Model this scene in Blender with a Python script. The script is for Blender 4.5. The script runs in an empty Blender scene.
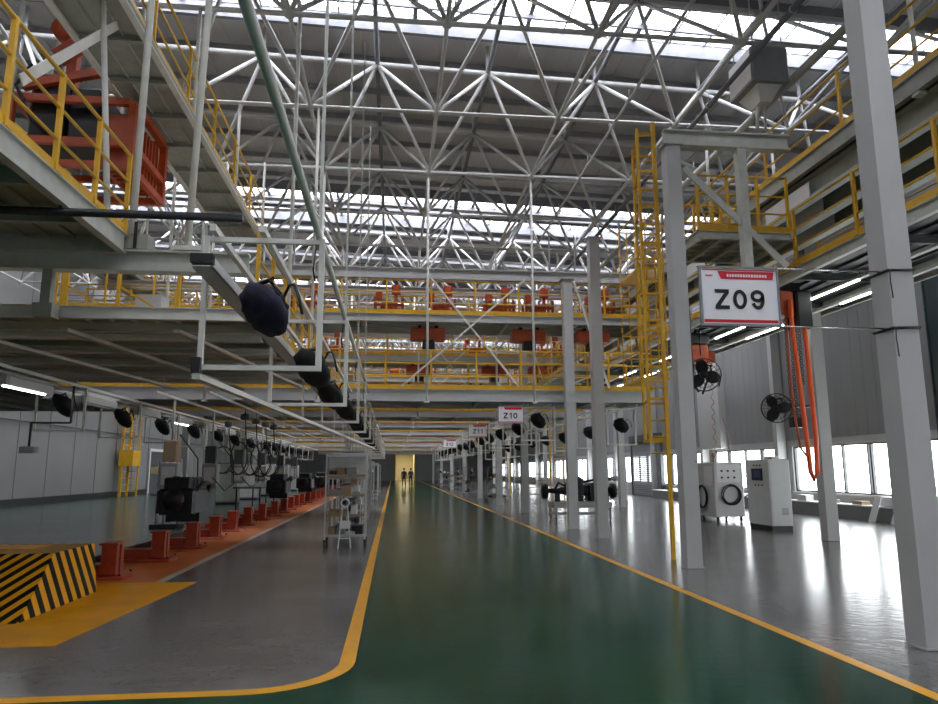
import bpy, math, random
from mathutils import Vector, Matrix
random.seed(7)
PI = math.pi
S = bpy.context.scene
COL = S.collection

# ------------------------------------------------------------------ camera
cam_d = bpy.data.cameras.new('camera'); cam = bpy.data.objects.new('camera', cam_d); COL.objects.link(cam)
psi, th, rho = math.radians(6.07), math.radians(9.5), math.radians(0.15)
fw = Vector((math.sin(psi)*math.cos(th), math.cos(psi)*math.cos(th), math.sin(th)))
rt = fw.cross(Vector((0, 0, 1))).normalized(); up = rt.cross(fw)
R_ = rt*math.cos(rho) - up*math.sin(rho); U_ = up*math.cos(rho) + rt*math.sin(rho)
cam.matrix_world = Matrix(((R_.x, U_.x, -fw.x, 0), (R_.y, U_.y, -fw.y, 0), (R_.z, U_.z, -fw.z, 1.6), (0, 0, 0, 1)))
cam_d.sensor_width = 36.0; cam_d.lens = 705.0/938.0*36.0; cam_d.clip_end = 400
S.camera = cam

# ------------------------------------------------------------------ light
w = bpy.data.worlds.new('sky'); S.world = w; w.use_nodes = True
nt = w.node_tree; nt.nodes.clear()
wo = nt.nodes.new('ShaderNodeOutputWorld'); bg = nt.nodes.new('ShaderNodeBackground')
tc = nt.nodes.new('ShaderNodeTexCoord'); sp = nt.nodes.new('ShaderNodeSeparateXYZ'); cr = nt.nodes.new('ShaderNodeValToRGB')
cr.color_ramp.elements[0].position = 0.0; cr.color_ramp.elements[0].color = (.97, .98, 1.0, 1)
cr.color_ramp.elements[1].position = 0.8; cr.color_ramp.elements[1].color = (.95, .96, 1.0, 1)
nt.links.new(tc.outputs['Generated'], sp.inputs[0]); nt.links.new(sp.outputs['Z'], cr.inputs[0])
nt.links.new(cr.outputs[0], bg.inputs[0]); nt.links.new(bg.outputs[0], wo.inputs[0])
bg.inputs[1].default_value = 11.0
S.view_settings.view_transform = 'Standard'; S.view_settings.look = 'None'
S.view_settings.gamma = 1.0; S.view_settings.use_curve_mapping = False
S.view_settings.exposure = 0.1
S.cycles.max_bounces = 8; S.cycles.diffuse_bounces = 4; S.cycles.glossy_bounces = 3
S.cycles.transparent_max_bounces = 12; S.cycles.transmission_bounces = 4
S.cycles.caustics_reflective = False; S.cycles.caustics_refractive = False
S.cycles.use_denoising = True; S.cycles.sample_clamp_indirect = 6.0

XL, XR, Y0, Y1 = -17.6, 15.8, -8.0, 112.0        # hall
def roofz(x): return 13.45 - 0.03*x
# skylight strips (y range) cut out of the roof; first two unseen, added for light
SKY = [(-5.5, -3.6), (2.0, 3.9), (15.25, 17.1), (28.7, 30.3), (30.85, 32.3), (33.1, 33.7), (37.0, 37.9), (43.5, 46.0), (52, 54.5), (61, 63.5)]
def portal(loc, rot, sx, sy):
    d = bpy.data.lights.new('daylight_portal', 'AREA'); d.shape = 'RECTANGLE'; d.size = sx; d.size_y = sy; d.cycles.is_portal = True
    o = bpy.data.objects.new('daylight_portal', d); o.location = loc; o.rotation_euler = rot; COL.objects.link(o)
for (a, b) in SKY[:10]:
    portal((-.9, (a+b)/2, roofz(0)-.02), (0, math.radians(1.7), 0), 33, b-a)
portal((XR+.25, 50, 1.6), (0, PI/2, 0), 1.9, 100)

# ------------------------------------------------------------------ materials
def mat(name, col, rough=.5, metal=0., var=.10, nscale=6., bump=0., spec=.5, coat=0., emit=None, wash=None):
    m = bpy.data.materials.new(name); m.use_nodes = True; n = m.node_tree; b = n.nodes['Principled BSDF']
    b.inputs['Roughness'].default_value = rough; b.inputs['Metallic'].default_value = metal
    b.inputs['Specular IOR Level'].default_value = spec
    if coat: b.inputs['Coat Weight'].default_value = coat; b.inputs['Coat Roughness'].default_value = .05
    tcn = n.nodes.new('ShaderNodeTexCoord'); no = n.nodes.new('ShaderNodeTexNoise'); no.inputs['Scale'].default_value = nscale; no.inputs['Detail'].default_value = 4
    n.links.new(tcn.outputs['Object'], no.inputs['Vector'])
    rp = n.nodes.new('ShaderNodeValToRGB'); rp.color_ramp.elements[0].position = .3; rp.color_ramp.elements[1].position = .7
    c0 = [max(0, c*(1-var)) for c in col]; c1 = [min(1, c*(1+var)) for c in col]
    rp.color_ramp.elements[0].color = (*c0, 1); rp.color_ramp.elements[1].color = (*c1, 1)
    n.links.new(no.outputs['Fac'], rp.inputs[0]); n.links.new(rp.outputs[0], b.inputs['Base Color'])
    if bump:
        bp = n.nodes.new('ShaderNodeBump'); bp.inputs['Strength'].default_value = bump; bp.inputs['Distance'].default_value = .02
        n.links.new(no.outputs['Fac'], bp.inputs['Height']); n.links.new(bp.outputs[0], b.inputs['Normal'])
    if emit:
        b.inputs['Emission Color'].default_value = (*emit[0], 1); b.inputs['Emission Strength'].default_value = emit[1]
    return m
M = {}
M['grey'] = mat('painted_grey_steel', (.52, .53, .48), .45)
M['column'] = mat('column_grey_paint', (.47, .47, .46), .5, var=.05, nscale=1.5)
M['truss'] = mat('truss_white_paint', (.62, .62, .60), .4, var=.05)
M['green_steel'] = mat('greenish_steel_primer', (.36, .37, .32), .5)
M['tube'] = mat('cream_tube', (.74, .73, .67), .4, var=.06)
M['yellow'] = mat('safety_yellow', (.72, .40, .015), .45)
M['orange'] = mat('machine_orange', (.47, .075, .02), .45, var=.2)
M['orange_b'] = mat('bright_orange_cable', (.95, .14, .03), .5)
M['black'] = mat('black_rubber', (.012, .012, .014), .5, var=.3)
M['darkmetal'] = mat('dark_iron', (.03, .03, .033), .35, metal=.6, var=.3, nscale=20)
M['black_cloth'] = mat('black_cover_cloth', (.01, .01, .012), .7, var=.4, nscale=9, bump=.5)
M['navy'] = mat('navy_cover_cloth', (.008, .009, .03), .75, var=.4, nscale=9, bump=.6)
M['chrome'] = mat('bright_steel', (.6, .6, .6), .2, metal=1)
M['cabinet'] = mat('light_grey_enamel', (.58, .59, .58), .4, var=.03)
M['cabinet_dark'] = mat('mid_grey_enamel', (.26, .27, .28), .4, var=.05)
M['dgrey'] = mat('dark_grey_paint', (.07, .075, .08), .5)
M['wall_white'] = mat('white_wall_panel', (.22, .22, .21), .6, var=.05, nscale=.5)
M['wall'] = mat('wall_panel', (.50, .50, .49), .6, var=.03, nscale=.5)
M['wall_grey'] = mat('grey_wall_panel', (.24, .24, .24), .55, var=.05, nscale=.4)
M['base'] = mat('baseboard_black', (.02, .022, .022), .5)
M['white'] = mat('white_frame', (.75, .75, .74), .4, var=.03)
M['sign_white'] = mat('sign_face', (.85, .85, .87), .4, var=.01)
M['red'] = mat('sign_red', (.62, .01, .03), .4, var=.03)
M['ink'] = mat('black_lettering', (.004, .004, .005), .5, var=0)
M['roof_purlin'] = mat('roof_purlin', (.30, .30, .31), .5)
M['roof'] = mat('roof_sheet', (.50, .50, .50), .6, var=.08, nscale=.8)
M['purlin'] = mat('roof_purlin_dark', (.20, .205, .22), .5)
M['lamp'] = mat('lit_tube', (1, 1, 1), .5, emit=((.95, 1, .97), 14))
M['warm'] = mat('warm_corridor_wall', (.55, .50, .38), .6, var=.04)
M['frame_dark'] = mat('window_frame', (.05, .052, .055), .4)
M['door_dark'] = mat('dark_blue_green_panel', (.012, .03, .035), .35)
M['stand_red'] = mat('dark_orange_red_paint', (.33, .04, .012), .45, var=.25)
M['copper'] = mat('copper_tan', (.42, .22, .14), .4)
M['cardboard'] = mat('cardboard', (.36, .25, .15), .8)
M['blue'] = mat('blue_bin', (.03, .07, .22), .5)
M['skin'] = mat('skin', (.45, .27, .19), .6)
M['ochre'] = mat('ochre_floor_paint', (.72, .31, .006), .4, var=.12, nscale=2, bump=.05, spec=.2)
M['khaki'] = mat('khaki_galvanised', (.58, .55, .46), .5, var=.12, nscale=1.5)

def floor_mat(name, col, rough, var, ns=.7, rvar=.1, wave=.06, spec=.5):
    m = bpy.data.materials.new(name); m.use_nodes = True; n = m.node_tree; b = n.nodes['Principled BSDF']
    b.inputs['Specular IOR Level'].default_value = spec
    t = n.nodes.new('ShaderNodeTexCoord')
    a = n.nodes.new('ShaderNodeTexNoise'); a.inputs['Scale'].default_value = ns; a.inputs['Detail'].default_value = 8; a.inputs['Roughness'].default_value = .65
    n.links.new(t.outputs['Object'], a.inputs['Vector'])
    rp = n.nodes.new('ShaderNodeValToRGB'); rp.color_ramp.elements[0].position = .3; rp.color_ramp.elements[1].position = .72
    rp.color_ramp.elements[0].color = (*[c*(1-var) for c in col], 1); rp.color_ramp.elements[1].color = (*[c*(1+var) for c in col], 1)
    n.links.new(a.outputs['Fac'], rp.inputs[0]); n.links.new(rp.outputs[0], b.inputs['Base Color'])
    mr = n.nodes.new('ShaderNodeMapRange'); mr.inputs['To Min'].default_value = rough-rvar*.5; mr.inputs['To Max'].default_value = rough+rvar*.5
    n.links.new(a.outputs['Fac'], mr.inputs['Value']); n.links.new(mr.outputs[0], b.inputs['Roughness'])
    wv = n.nodes.new('ShaderNodeTexNoise'); wv.inputs['Scale'].default_value = 9; wv.inputs['Detail'].default_value = 2
    n.links.new(t.outputs['Object'], wv.inputs['Vector'])
    bp = n.nodes.new('ShaderNodeBump'); bp.inputs['Strength'].default_value = wave; bp.inputs['Distance'].default_value = .02
    n.links.new(wv.outputs['Fac'], bp.inputs['Height']); n.links.new(bp.outputs[0], b.inputs['Normal'])
    return m
M['floor'] = floor_mat('grey_epoxy', (.15, .147, .14), .2, .32, wave=.14, spec=.7)
M['aisle'] = floor_mat('green_epoxy', (.002, .046, .024), .17, .4, spec=.12)
M['aisle_old'] = floor_mat('dark_green_epoxy', (.020, .045, .036), .2, .3, spec=.4)
M['orange_floor'] = floor_mat('orange_floor_paint', (.60, .15, .02), .4, .25)
M['line'] = floor_mat('line_yellow', (.80, .38, .025), .35, .12, ns=5, spec=.3)
M['line_pale'] = floor_mat('line_pale', (.50, .42, .34), .4, .12, ns=5)

def stripes_mat():
    m = bpy.data.materials.new('hazard_chevrons'); m.use_nodes = True; n = m.node_tree; b = n.nodes['Principled BSDF']
    b.inputs['Roughness'].default_value = .45; b.inputs['Specular IOR Level'].default_value = .15
    t = n.nodes.new('ShaderNodeTexCoord'); s = n.nodes.new('ShaderNodeSeparateXYZ'); n.links.new(t.outputs['Object'], s.inputs[0])
    def mth(op, a, bb=None, v=None):
        x = n.nodes.new('ShaderNodeMath'); x.operation = op
        n.links.new(a, x.inputs[0])
        if bb is not None: n.links.new(bb, x.inputs[1])
        elif v is not None: x.inputs[1].default_value = v
        return x.outputs[0]
    zc = mth('MULTIPLY', s.outputs['Z'], v=-.3667)
    u = n.nodes.new('ShaderNodeMath'); u.operation = 'SUBTRACT'; n.links.new(zc, u.inputs[0]); n.links.new(s.outputs['X'], u.inputs[1])
    um = mth('MULTIPLY', mth('MAXIMUM', mth('SUBTRACT', u.outputs[0], v=.012), v=0.0), v=1.4)
    sm = n.nodes.new('ShaderNodeMath'); sm.operation = 'ADD'; n.links.new(um, sm.inputs[0]); n.links.new(s.outputs['Y'], sm.inputs[1])
    fr = mth('FRACT', mth('MULTIPLY', mth('ADD', sm.outputs[0], v=10.0-.91+.06), v=1/.237))
    gt = mth('GREATER_THAN', fr, v=.5)
    mx = n.nodes.new('ShaderNodeMix'); mx.data_type = 'RGBA'; n.links.new(gt, mx.inputs[0])
    mx.inputs[6].default_value = (.75, .34, .01, 1); mx.inputs[7].default_value = (.008, .008, .009, 1)
    n.links.new(mx.outputs[2], b.inputs['Base Color'])
    return m
M['hazard'] = stripes_mat()

def glass_mat(name, tint, gl=.08):
    m = bpy.data.materials.new(name); m.use_nodes = True; n = m.node_tree; n.nodes.remove(n.nodes['Principled BSDF'])
    o = n.nodes['Material Output']; tr = n.nodes.new('ShaderNodeBsdfTransparent'); g = n.nodes.new('ShaderNodeBsdfGlossy'); mx = n.nodes.new('ShaderNodeMixShader')
    tr.inputs[0].default_value = (*tint, 1); g.inputs['Roughness'].default_value = .05; mx.inputs[0].default_value = gl
    n.links.new(tr.outputs[0], mx.inputs[1]); n.links.new(g.outputs[0], mx.inputs[2]); n.links.new(mx.outputs[0], o.inputs[0])
    return m
M['glass'] = glass_mat('window_glass', (.95, .97, .97))
M['skyglass'] = glass_mat('rooflight_sheet', (.92, .93, 1.0), .04)

# ------------------------------------------------------------------ mesh helpers
class MB:
    def __init__(s): s.v = []; s.f = []; s.sm = []; s.mi = []; s.cur = 0
    def add(s, vs, fs, smooth=False):
        k = len(s.v); s.v += [tuple(v) for v in vs]
        for f in fs: s.f.append(tuple(i+k for i in f)); s.sm.append(smooth); s.mi.append(s.cur)
        return s
    def box(s, x0, x1, y0, y1, z0, z1):
        return s.add([(x0,y0,z0),(x1,y0,z0),(x1,y1,z0),(x0,y1,z0),(x0,y0,z1),(x1,y0,z1),(x1,y1,z1),(x0,y1,z1)],
                     [(0,3,2,1),(4,5,6,7),(0,1,5,4),(1,2,6,5),(2,3,7,6),(3,0,4,7)])
    def cbox(s, x0, x1, y0, y1, z0, z1, c=.02):          # box with chamfered vertical edges and top
        P = [(x0+c,y0),(x1-c,y0),(x1,y0+c),(x1,y1-c),(x1-c,y1),(x0+c,y1),(x0,y1-c),(x0,y0+c)]
        cx, cy = (x0+x1)/2, (y0+y1)/2
        def ring(z, k): return [(cx+(a-cx)*k[0], cy+(b-cy)*k[1], z) for a, b in P]
        kx = (x1-x0-2*c)/(x1-x0); ky = (y1-y0-2*c)/(y1-y0)
        vs = ring(z0, (1,1)) + ring(z1-c, (1,1)) + ring(z1, (kx,ky))
        fs = [tuple(range(7,-1,-1)), tuple(range(16,24))]
        for r in (0, 8):
            for i in range(8): j = (i+1) % 8; fs.append((r+i, r+j, r+8+j, r+8+i))
        return s.add(vs, fs)
    def bar(s, p, q, wd, ht, upv=(0,0,1)):               # rectangular bar from p to q
        p, q = Vector(p), Vector(q); d = (q-p).normalized(); u = Vector(upv)
        if abs(d.dot(u)) > .98: u = Vector((0,1,0))
        r = d.cross(u).normalized()*wd/2; u = r.normalized().cross(d)*ht/2
        vs = [p-r-u, p+r-u, p+r+u, p-r+u, q-r-u, q+r-u, q+r+u, q-r+u]
        return s.add(vs, [(0,1,2,3),(7,6,5,4),(0,4,5,1),(1,5,6,2),(2,6,7,3),(3,7,4,0)])
    def tube(s, p, q, r, n=8, r2=None):
        return s.path([p, q], r, n, radii=None if r2 is None else [r, r2])
    def path(s, pts, r, n=6, radii=None, closed=False):
        pts = [Vector(p) for p in pts]; N = len(pts); vs = []; a = None
        for i in range(N):
            if closed: d = pts[(i+1) % N]-pts[i-1]
            else: d = pts[min(i+1, N-1)]-pts[max(i-1, 0)]
            d.normalize()
            if a is None:
                a = Vector((0,0,1)) if abs(d.z) < .9 else Vector((1,0,0))
            a = (a - d*a.dot(d)).normalized(); b = d.cross(a); rr = radii[i] if radii else r
            for k in range(n):
                t = 2*PI*k/n; vs.append(pts[i] + a*math.cos(t)*rr + b*math.sin(t)*rr)
        fs = []
        for i in range(N if closed else N-1):
            o, o2 = i*n, ((i+1) % N)*n
            for k in range(n): k2 = (k+1) % n; fs.append((o+k, o+k2, o2+k2, o2+k))
        s.add(vs, fs, True)
        if not closed:
            k = len(s.v)-N*n
            s.f.append(tuple(k+i for i in range(n-1, -1, -1))); s.sm.append(False); s.mi.append(s.cur)
            s.f.append(tuple(k+(N-1)*n+i for i in range(n))); s.sm.append(False); s.mi.append(s.cur)
        return s
    def ring(s, c, R, r, ax=(0,1,0), n=6, seg=24):
        ax = Vector(ax).normalized(); a = ax.orthogonal().normalized(); b = ax.cross(a); c = Vector(c)
        return s.path([c+a*math.cos(2*PI*i/seg)*R+b*math.sin(2*PI*i/seg)*R for i in range(seg)], r, n, closed=True)
    def lathe(s, prof, c=(0,0,0), n=16, ax='z'):
        vs = []
        for (r, z) in prof:
            for k in range(n):
                t = 2*PI*k/n; x, y = r*math.cos(t), r*math.sin(t)
                p = (x, y, z) if ax == 'z' else ((x, z, y) if ax == 'y' else (z, x, y))
                vs.append((p[0]+c[0], p[1]+c[1], p[2]+c[2]))
        fs = []
        for i in range(len(prof)-1):
            for k in range(n): k2 = (k+1) % n; fs.append((i*n+k, i*n+k2, (i+1)*n+k2, (i+1)*n+k))
        fs.append(tuple(range(n-1,-1,-1))); fs.append(tuple((len(prof)-1)*n+i for i in range(n)))
        return s.add(vs, fs, True)
    def ibeam(s, p, q, h, b, t=.02):                     # p,q on the beam's centreline, horizontal
        p, q = Vector(p), Vector(q); z = Vector((0,0,h/2-t/2))
        s.bar(p+z, q+z, b, t); s.bar(p-z, q-z, b, t); return s.bar(p, q, t, h-2*t)
    def build(s, name, m, parent=None):
        me = bpy.data.meshes.new(name)
        off = ORIG.get(parent.name, Vector((0,0,0))) if parent else Vector((0,0,0))
        me.from_pydata([tuple(Vector(v)-off) for v in s.v], [], s.f)
        me.polygons.foreach_set('use_smooth', s.sm)
        for mm in (m if isinstance(m, (list, tuple)) else [m]): me.materials.append(M[mm] if isinstance(mm, str) else mm)
        me.polygons.foreach_set('material_index', s.mi); me.update()
        o = bpy.data.objects.new(name, me); COL.objects.link(o)
        if parent: o.parent = parent; ORIG[o.name] = off
        return o
ORIG = {}
def tag(o, label=None, cat=None, group=None, kind=None):
    if label: o['label'] = label
    if cat: o['category'] = cat
    if group: o['group'] = group
    if kind: o['kind'] = kind
    return o
def thing(name, label, cat, loc=(0,0,0), group=None, kind=None):   # parts are then given in world coordinates
    o = bpy.data.objects.new(name, None); o.location = loc; o.empty_display_size = .1; COL.objects.link(o)
    ORIG[o.name] = Vector(loc); return tag(o, label, cat, group, kind)
KIDS = {}
def dup(o, loc=None, label=None, group=None, rotz=None, scale=None, parent=None):
    c = o.copy(); COL.objects.link(c)
    if parent: c.parent = parent
    if loc is not None: c.location = loc
    if rotz is not None: c.rotation_euler = (0,0,rotz)
    if scale: c.scale = (scale,)*3
    if label: c['label'] = label
    if group: c['group'] = group
    for ch in list(o.children): dup(ch, parent=c)
    return c
def struct(name, mb, m): return tag(mb.build(name, m), kind='structure')
ORD = 'first second third fourth fifth sixth seventh eighth ninth tenth eleventh twelfth thirteenth fourteenth fifteenth sixteenth seventeenth eighteenth nineteenth twentieth twenty-first twenty-second twenty-third twenty-fourth twenty-fifth twenty-sixth twenty-seventh twenty-eighth'.split()

# ------------------------------------------------------------------ setting: floor and painted floor areas
struct('floor', MB().box(XL-.3, XR+.3, Y0, Y1, -.2, 0), 'floor')
def slab_poly(pts, z, th=.003):
    n = len(pts); m = MB()
    m.add([(x, y, z) for x, y in pts]+[(x, y, z-th) for x, y in pts], [tuple(range(n)), tuple(range(2*n-1, n-1, -1))]+[(i, i+n, (i+1) % n+n, (i+1) % n) for i in range(n)])
    return m
cr_ = .75
arc = [(-.36-cr_+cr_*math.cos(t), 5.62+cr_-cr_*math.sin(t)) for t in [i*PI/20 for i in range(11)]]     # from (-.36,6.4) round to (-1.1,5.62)
g = [(3.83, Y0+.1), (3.83, Y1-.1), (-.36, Y1-.1)] + arc + [(XL+.2, 5.62), (XL+.2, Y0+.1)]
def ccw(p):
    a = sum(p[i][0]*p[(i+1) % len(p)][1]-p[(i+1) % len(p)][0]*p[i][1] for i in range(len(p)))
    return p if a > 0 else p[::-1]
struct('trim_1', slab_poly(ccw(g), .003), 'aisle')['label'] = 'glossy dark green painted aisle'
def ribbon(pts, wd, z, th=.004):
    m = MB(); vs = []; P = [Vector((x, y, 0)) for x, y in pts]; n = len(P)
    for i in range(n):
        d = (P[min(i+1, n-1)]-P[max(i-1, 0)]).normalized(); nrm = Vector((-d.y, d.x, 0))*wd/2
        for zz in (z, z-th): vs += [(P[i]+nrm)+Vector((0,0,zz)), (P[i]-nrm)+Vector((0,0,zz))]
    fs = []
    for i in range(n-1):
        a, b = 4*i, 4*i+4
        fs += [(a, a+1, b+1, b), (a+2, b+2, b+3, a+3), (a, b, b+2, a+2), (a+1, a+3, b+3, b+1)]
    return m.add(vs, fs)
struct('trim_2', ribbon([(-.36, Y1-.1), (-.36, 30)] + arc + [(-3, 5.62), (XL+.2, 5.62)], .13, .0055, .002), 'line')
struct('trim_3', ribbon([(3.86, Y1-.1), (3.86, Y0+.1)], .12, .0055, .002), 'line')
struct('trim_4', slab_poly(ccw([(-3.42, 11.05), (-3.42, 78), (-5.3, 78), (-5.3, 11.05)]), .003), 'orange_floor')
struct('trim_5', ribbon([(-3.36, 11.05), (-3.36, 78)], .12, .0055, .002), 'line_pale')
struct('trim_12', slab_poly(ccw([(-5.45, 12.2), (-5.45, 108), (XL+.07, 108), (XL+.07, 12.2)]), .003), 'aisle_old')
struct('trim_6', slab_poly(ccw([(-9, 7.25), (-3.1, 7.25), (-2.82, 10.9), (-2.82, 11.05), (-9, 11.05)]), .004), 'ochre')

# ------------------------------------------------------------------ setting: walls
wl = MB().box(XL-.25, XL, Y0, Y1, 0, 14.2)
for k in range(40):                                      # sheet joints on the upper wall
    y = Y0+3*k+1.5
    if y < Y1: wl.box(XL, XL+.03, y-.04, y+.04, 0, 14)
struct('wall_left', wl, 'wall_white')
struct('baseboard_left', MB().box(XL+.001, XL+.06, Y0, Y1, 0, .32), 'base')
tg = MB().tube((XL+.09, Y0+.2, 3.95), (XL+.09, Y1-.2, 3.95), .035); struct('trim_7', tg, 'dgrey')
PIL = [20.25+7.05*k for k in range(-3, 13)]               # wall posts of the window wall
Z0w, Z1w = .74, 2.48
wr = MB().box(XR, XR+.25, Y0, Y1, 0, Z0w).box(XR, XR+.25, Y0, Y1, Z1w, 13.4)
ys = [Y0] + PIL + [Y1]
SHUT = (40.6, 45.6)
wins = []
for i in range(len(PIL)-1):
    a, b = PIL[i]+.45, PIL[i+1]-.45
    wr.box(XR, XR+.25, PIL[i]-.45, a, Z0w, Z1w) if i else wr.box(XR, XR+.25, Y0, a, Z0w, Z1w)
    wins.append((a, b))
wr.box(XR, XR+.25, PIL[-1]-.45, Y1, Z0w, Z1w)
struct('wall_right', wr, 'wall')
# darker sheet lining above the window band
ln = MB()
for i in range(len(PIL)-1):
    a, b = PIL[i]+.18, PIL[i+1]-.18
    n = 12
    for k in range(n):
        y = a+(b-a)*k/n; ln.box(XR-.05, XR-.001, y+.006, y+(b-a)/n-.006, Z1w+.25, 13)
struct('trim_8', ln, 'wall_grey')
pl = MB()
for y in PIL: pl.box(XR-.42, XR-.052, y-.14, y+.14, 0, 13)
pl.box(XR-.4, XR-.052, 32.2, 34.4, Z1w+.1, 13)
struct('trim_9', pl, 'wall')
for i, (a, b) in enumerate(wins):
    f = MB(); n = 4
    f.box(XR+.08, XR+.16, a, b, Z0w, Z0w+.06).box(XR+.08, XR+.16, a, b, Z1w-.06, Z1w)
    for k in range(n+1):
        y = a+.04+(b-a-.08)*k/n; f.box(XR+.06, XR+.16, y-.04, y+.04, Z0w, Z1w)
        if k < n and k % 2: f.box(XR+.06, XR+.15, y+.14, y+.19, Z0w, Z1w)
    fo = struct('window_%d' % (i+1), f, 'frame_dark')
    MB().box(XR+.11, XR+.12, a, b, Z0w, Z1w).build('pane', 'glass', fo)
    MB().box(XR-.06, XR+.06, a-.05, b+.05, Z0w-.05, Z0w+.001).build('window_sill', 'white', fo)
struct('door_4', MB().box(XR-.52, XR-.44, 17.2, 18.5, .48, 8.4).box(XR-.54, XR-.52, 17.2, 17.26, .48, 8.4).box(XR-.54, XR-.52, 18.44, 18.5, .48, 8.4), 'door_dark')
struct('wall_front', MB().box(XL-.25, XR+.25, Y0-.25, Y0, 0, 14.2), 'wall')
DX0, DX1, DZ = .35, 3.25, 4.4
wb = MB().box(XL-.25, DX0, Y1, Y1+.25, 0, 14.2).box(DX1, XR+.25, Y1, Y1+.25, 0, 14.2).box(DX0, DX1, Y1, Y1+.25, DZ, 14.2)
struct('wall_back', wb, 'wall_grey')
# lit corridor behind the far doorway
cd = MB().box(DX0-.2, DX0, Y1+.25, Y1+8, 0, DZ+.2).box(DX1, DX1+.2, Y1+.25, Y1+8, 0, DZ+.2).box(DX0, DX1, Y1+7.8, Y1+8, 0, DZ+.2).box(DX0, DX1, Y1+.25, Y1+7.8, DZ, DZ+.2)
struct('wall_corridor', cd, 'warm'); struct('floor_corridor', MB().box(DX0, DX1, Y1, Y1+7.8, -.2, 0), 'floor')
d = bpy.data.lights.new('corridor_lamp', 'AREA'); d.size = 1.5; d.energy = 300; d.color = (1, .85, .5)
lo = bpy.data.objects.new('corridor_lamp', d); lo.location = ((DX0+DX1)/2, Y1+3, DZ-.1); COL.objects.link(lo)
struct('door_1', MB().box(DX0-.12, DX0, Y1-.06, Y1, 0, DZ+.12).box(DX1, DX1+.12, Y1-.06, Y1, 0, DZ+.12).box(DX0, DX1, Y1-.06, Y1, DZ, DZ+.12), 'yellow')
# roller shutter on the window wall
sh = MB()
for k in range(26): sh.box(XR-.16, XR-.07, SHUT[0], SHUT[1], .05+k*.125, .15+k*.125)
so = struct('door_2', sh, 'cabinet_dark')
MB().box(XR-.2, XR-.055, SHUT[0]-.14, SHUT[0], 0, 3.6).box(XR-.2, XR-.055, SHUT[1], SHUT[1]+.14, 0, 3.6).box(XR-.3, XR-.055, SHUT[0]-.14, SHUT[1]+.14, 3.3, 3.75).build('shutter_frame', 'dgrey', so)
# doorway on the left wall
dl = MB().box(XL+.061, XL+.12, 53.6, 53.8, 0, 3).box(XL+.061, XL+.12, 59.4, 59.6, 0, 3).box(XL+.061, XL+.12, 53.6, 59.6, 3, 3.2)
do = struct('door_3', dl, 'white'); MB().box(XL+.061, XL+.09, 53.8, 59.4, .0, 3).build('door_leaf', 'dgrey', do)
MB().box(XL+.091, XL+.1, 54.1, 56.3, 1.4, 1.9).box(XL+.091, XL+.1, 56.8, 59.1, 1.4, 1.9).build('door_window', 'chrome', do)

# roof: sheets between the skylights, purlins, gutter
edges = [Y0]; 
for a, b in SKY: edges += [a, b]
edges.append(Y1)
rf = MB()
for i in range(0, len(edges)-1, 2):
    a, b = edges[i], edges[i+1]
    for (x0, x1) in ((XL-.3, XR+.3),):
        z0, z1 = roofz(x0), roofz(x1)
        rf.add([(x0,a,z0),(x1,a,z1),(x1,b,z1),(x0,b,z0),(x0,a,z0+.15),(x1,a,z1+.15),(x1,b,z1+.15),(x0,b,z0+.15)],
               [(0,3,2,1),(4,5,6,7),(0,1,5,4),(1,2,6,5),(2,3,7,6),(3,0,4,7)])
    x = XL
    while x < XR:                                        # ribs of the sheets
        rf.bar((x, a, roofz(x)-.02), (x, b, roofz(x)-.02), .05, .04); x += .75
struct('ceiling', rf, 'roof')
pr = MB(); y = Y0+.7
while y < 105:
    if not any(a-.1 < y < b+.1 for a, b in SKY): pr.bar((XL, y, roofz(XL)-.13), (XR, y, roofz(XR)-.13), .07, .18)
    y += 1.75 if y < 50 else 3.5
struct('trim_11', pr, 'roof_purlin'); pr = MB()
for a, b in SKY:
    for yy in (a-.08, b+.08): pr.bar((XL, yy, roofz(XL)-.2), (XR, yy, roofz(XR)-.2), .12, .38)
    if b-a > 1.8: pr.bar((XL, (a+b)/2+.25, roofz(XL)-.1), (XR, (a+b)/2+.25, roofz(XR)-.1), .07, .12)
struct('trim_10', pr, 'purlin')
for i, (a, b) in enumerate(SKY):
    x0, x1 = XL-.3, XR+.3
    g = MB().add([(x0,a,roofz(x0)+.05),(x1,a,roofz(x1)+.05),(x1,b,roofz(x1)+.05),(x0,b,roofz(x0)+.05)], [(0,1,2,3)])
    o = struct('window_%d' % (40+i), g, 'skyglass')
    fm = MB()
    for k in range(34): x = XL+k; fm.bar((x, a, roofz(x)-.01), (x, b, roofz(x)-.01), .04 if k % 3 else .12, .05)
    fm.build('glazing_bar', 'purlin', o)

# ------------------------------------------------------------------ space frame under the roof
BX = [-2.1-3.02*5 + 3.02*i for i in range(12)]; BYn = [12.5-3.5*4+3.5*j for j in range(30)]
BX = [x for x in BX if XL+.3 < x < XR-.3]; BY = [y for y in BYn if y < 103]
ZB = 10.2
def zt(x): return 12.45-.03*x
TX = [x+1.51 for x in BX[:-1]]; TY = [y+1.75 for y in BY[:-1]]
sf = thing('roof_space_frame', 'white tubular space frame of pyramids spanning under the roof', 'roof truss', (0, 0, ZB))
def chord(p, q, r, balls):
    m = MB().tube(p, q, r, 8)
    for b in balls: m.lathe([(.03, -.1), (.1, -.05), (.115, 0), (.1, .05), (.03, .1)], b, 8)
    return m
for y in BY: chord((BX[0], y, ZB), (BX[-1], y, ZB), .05, [(x, y, ZB) for x in BX]).build('bottom_chord', 'truss', sf)
for x in BX: MB().tube((x, BY[0], ZB), (x, BY[-1], ZB), .045).build('bottom_chord', 'truss', sf)
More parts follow.
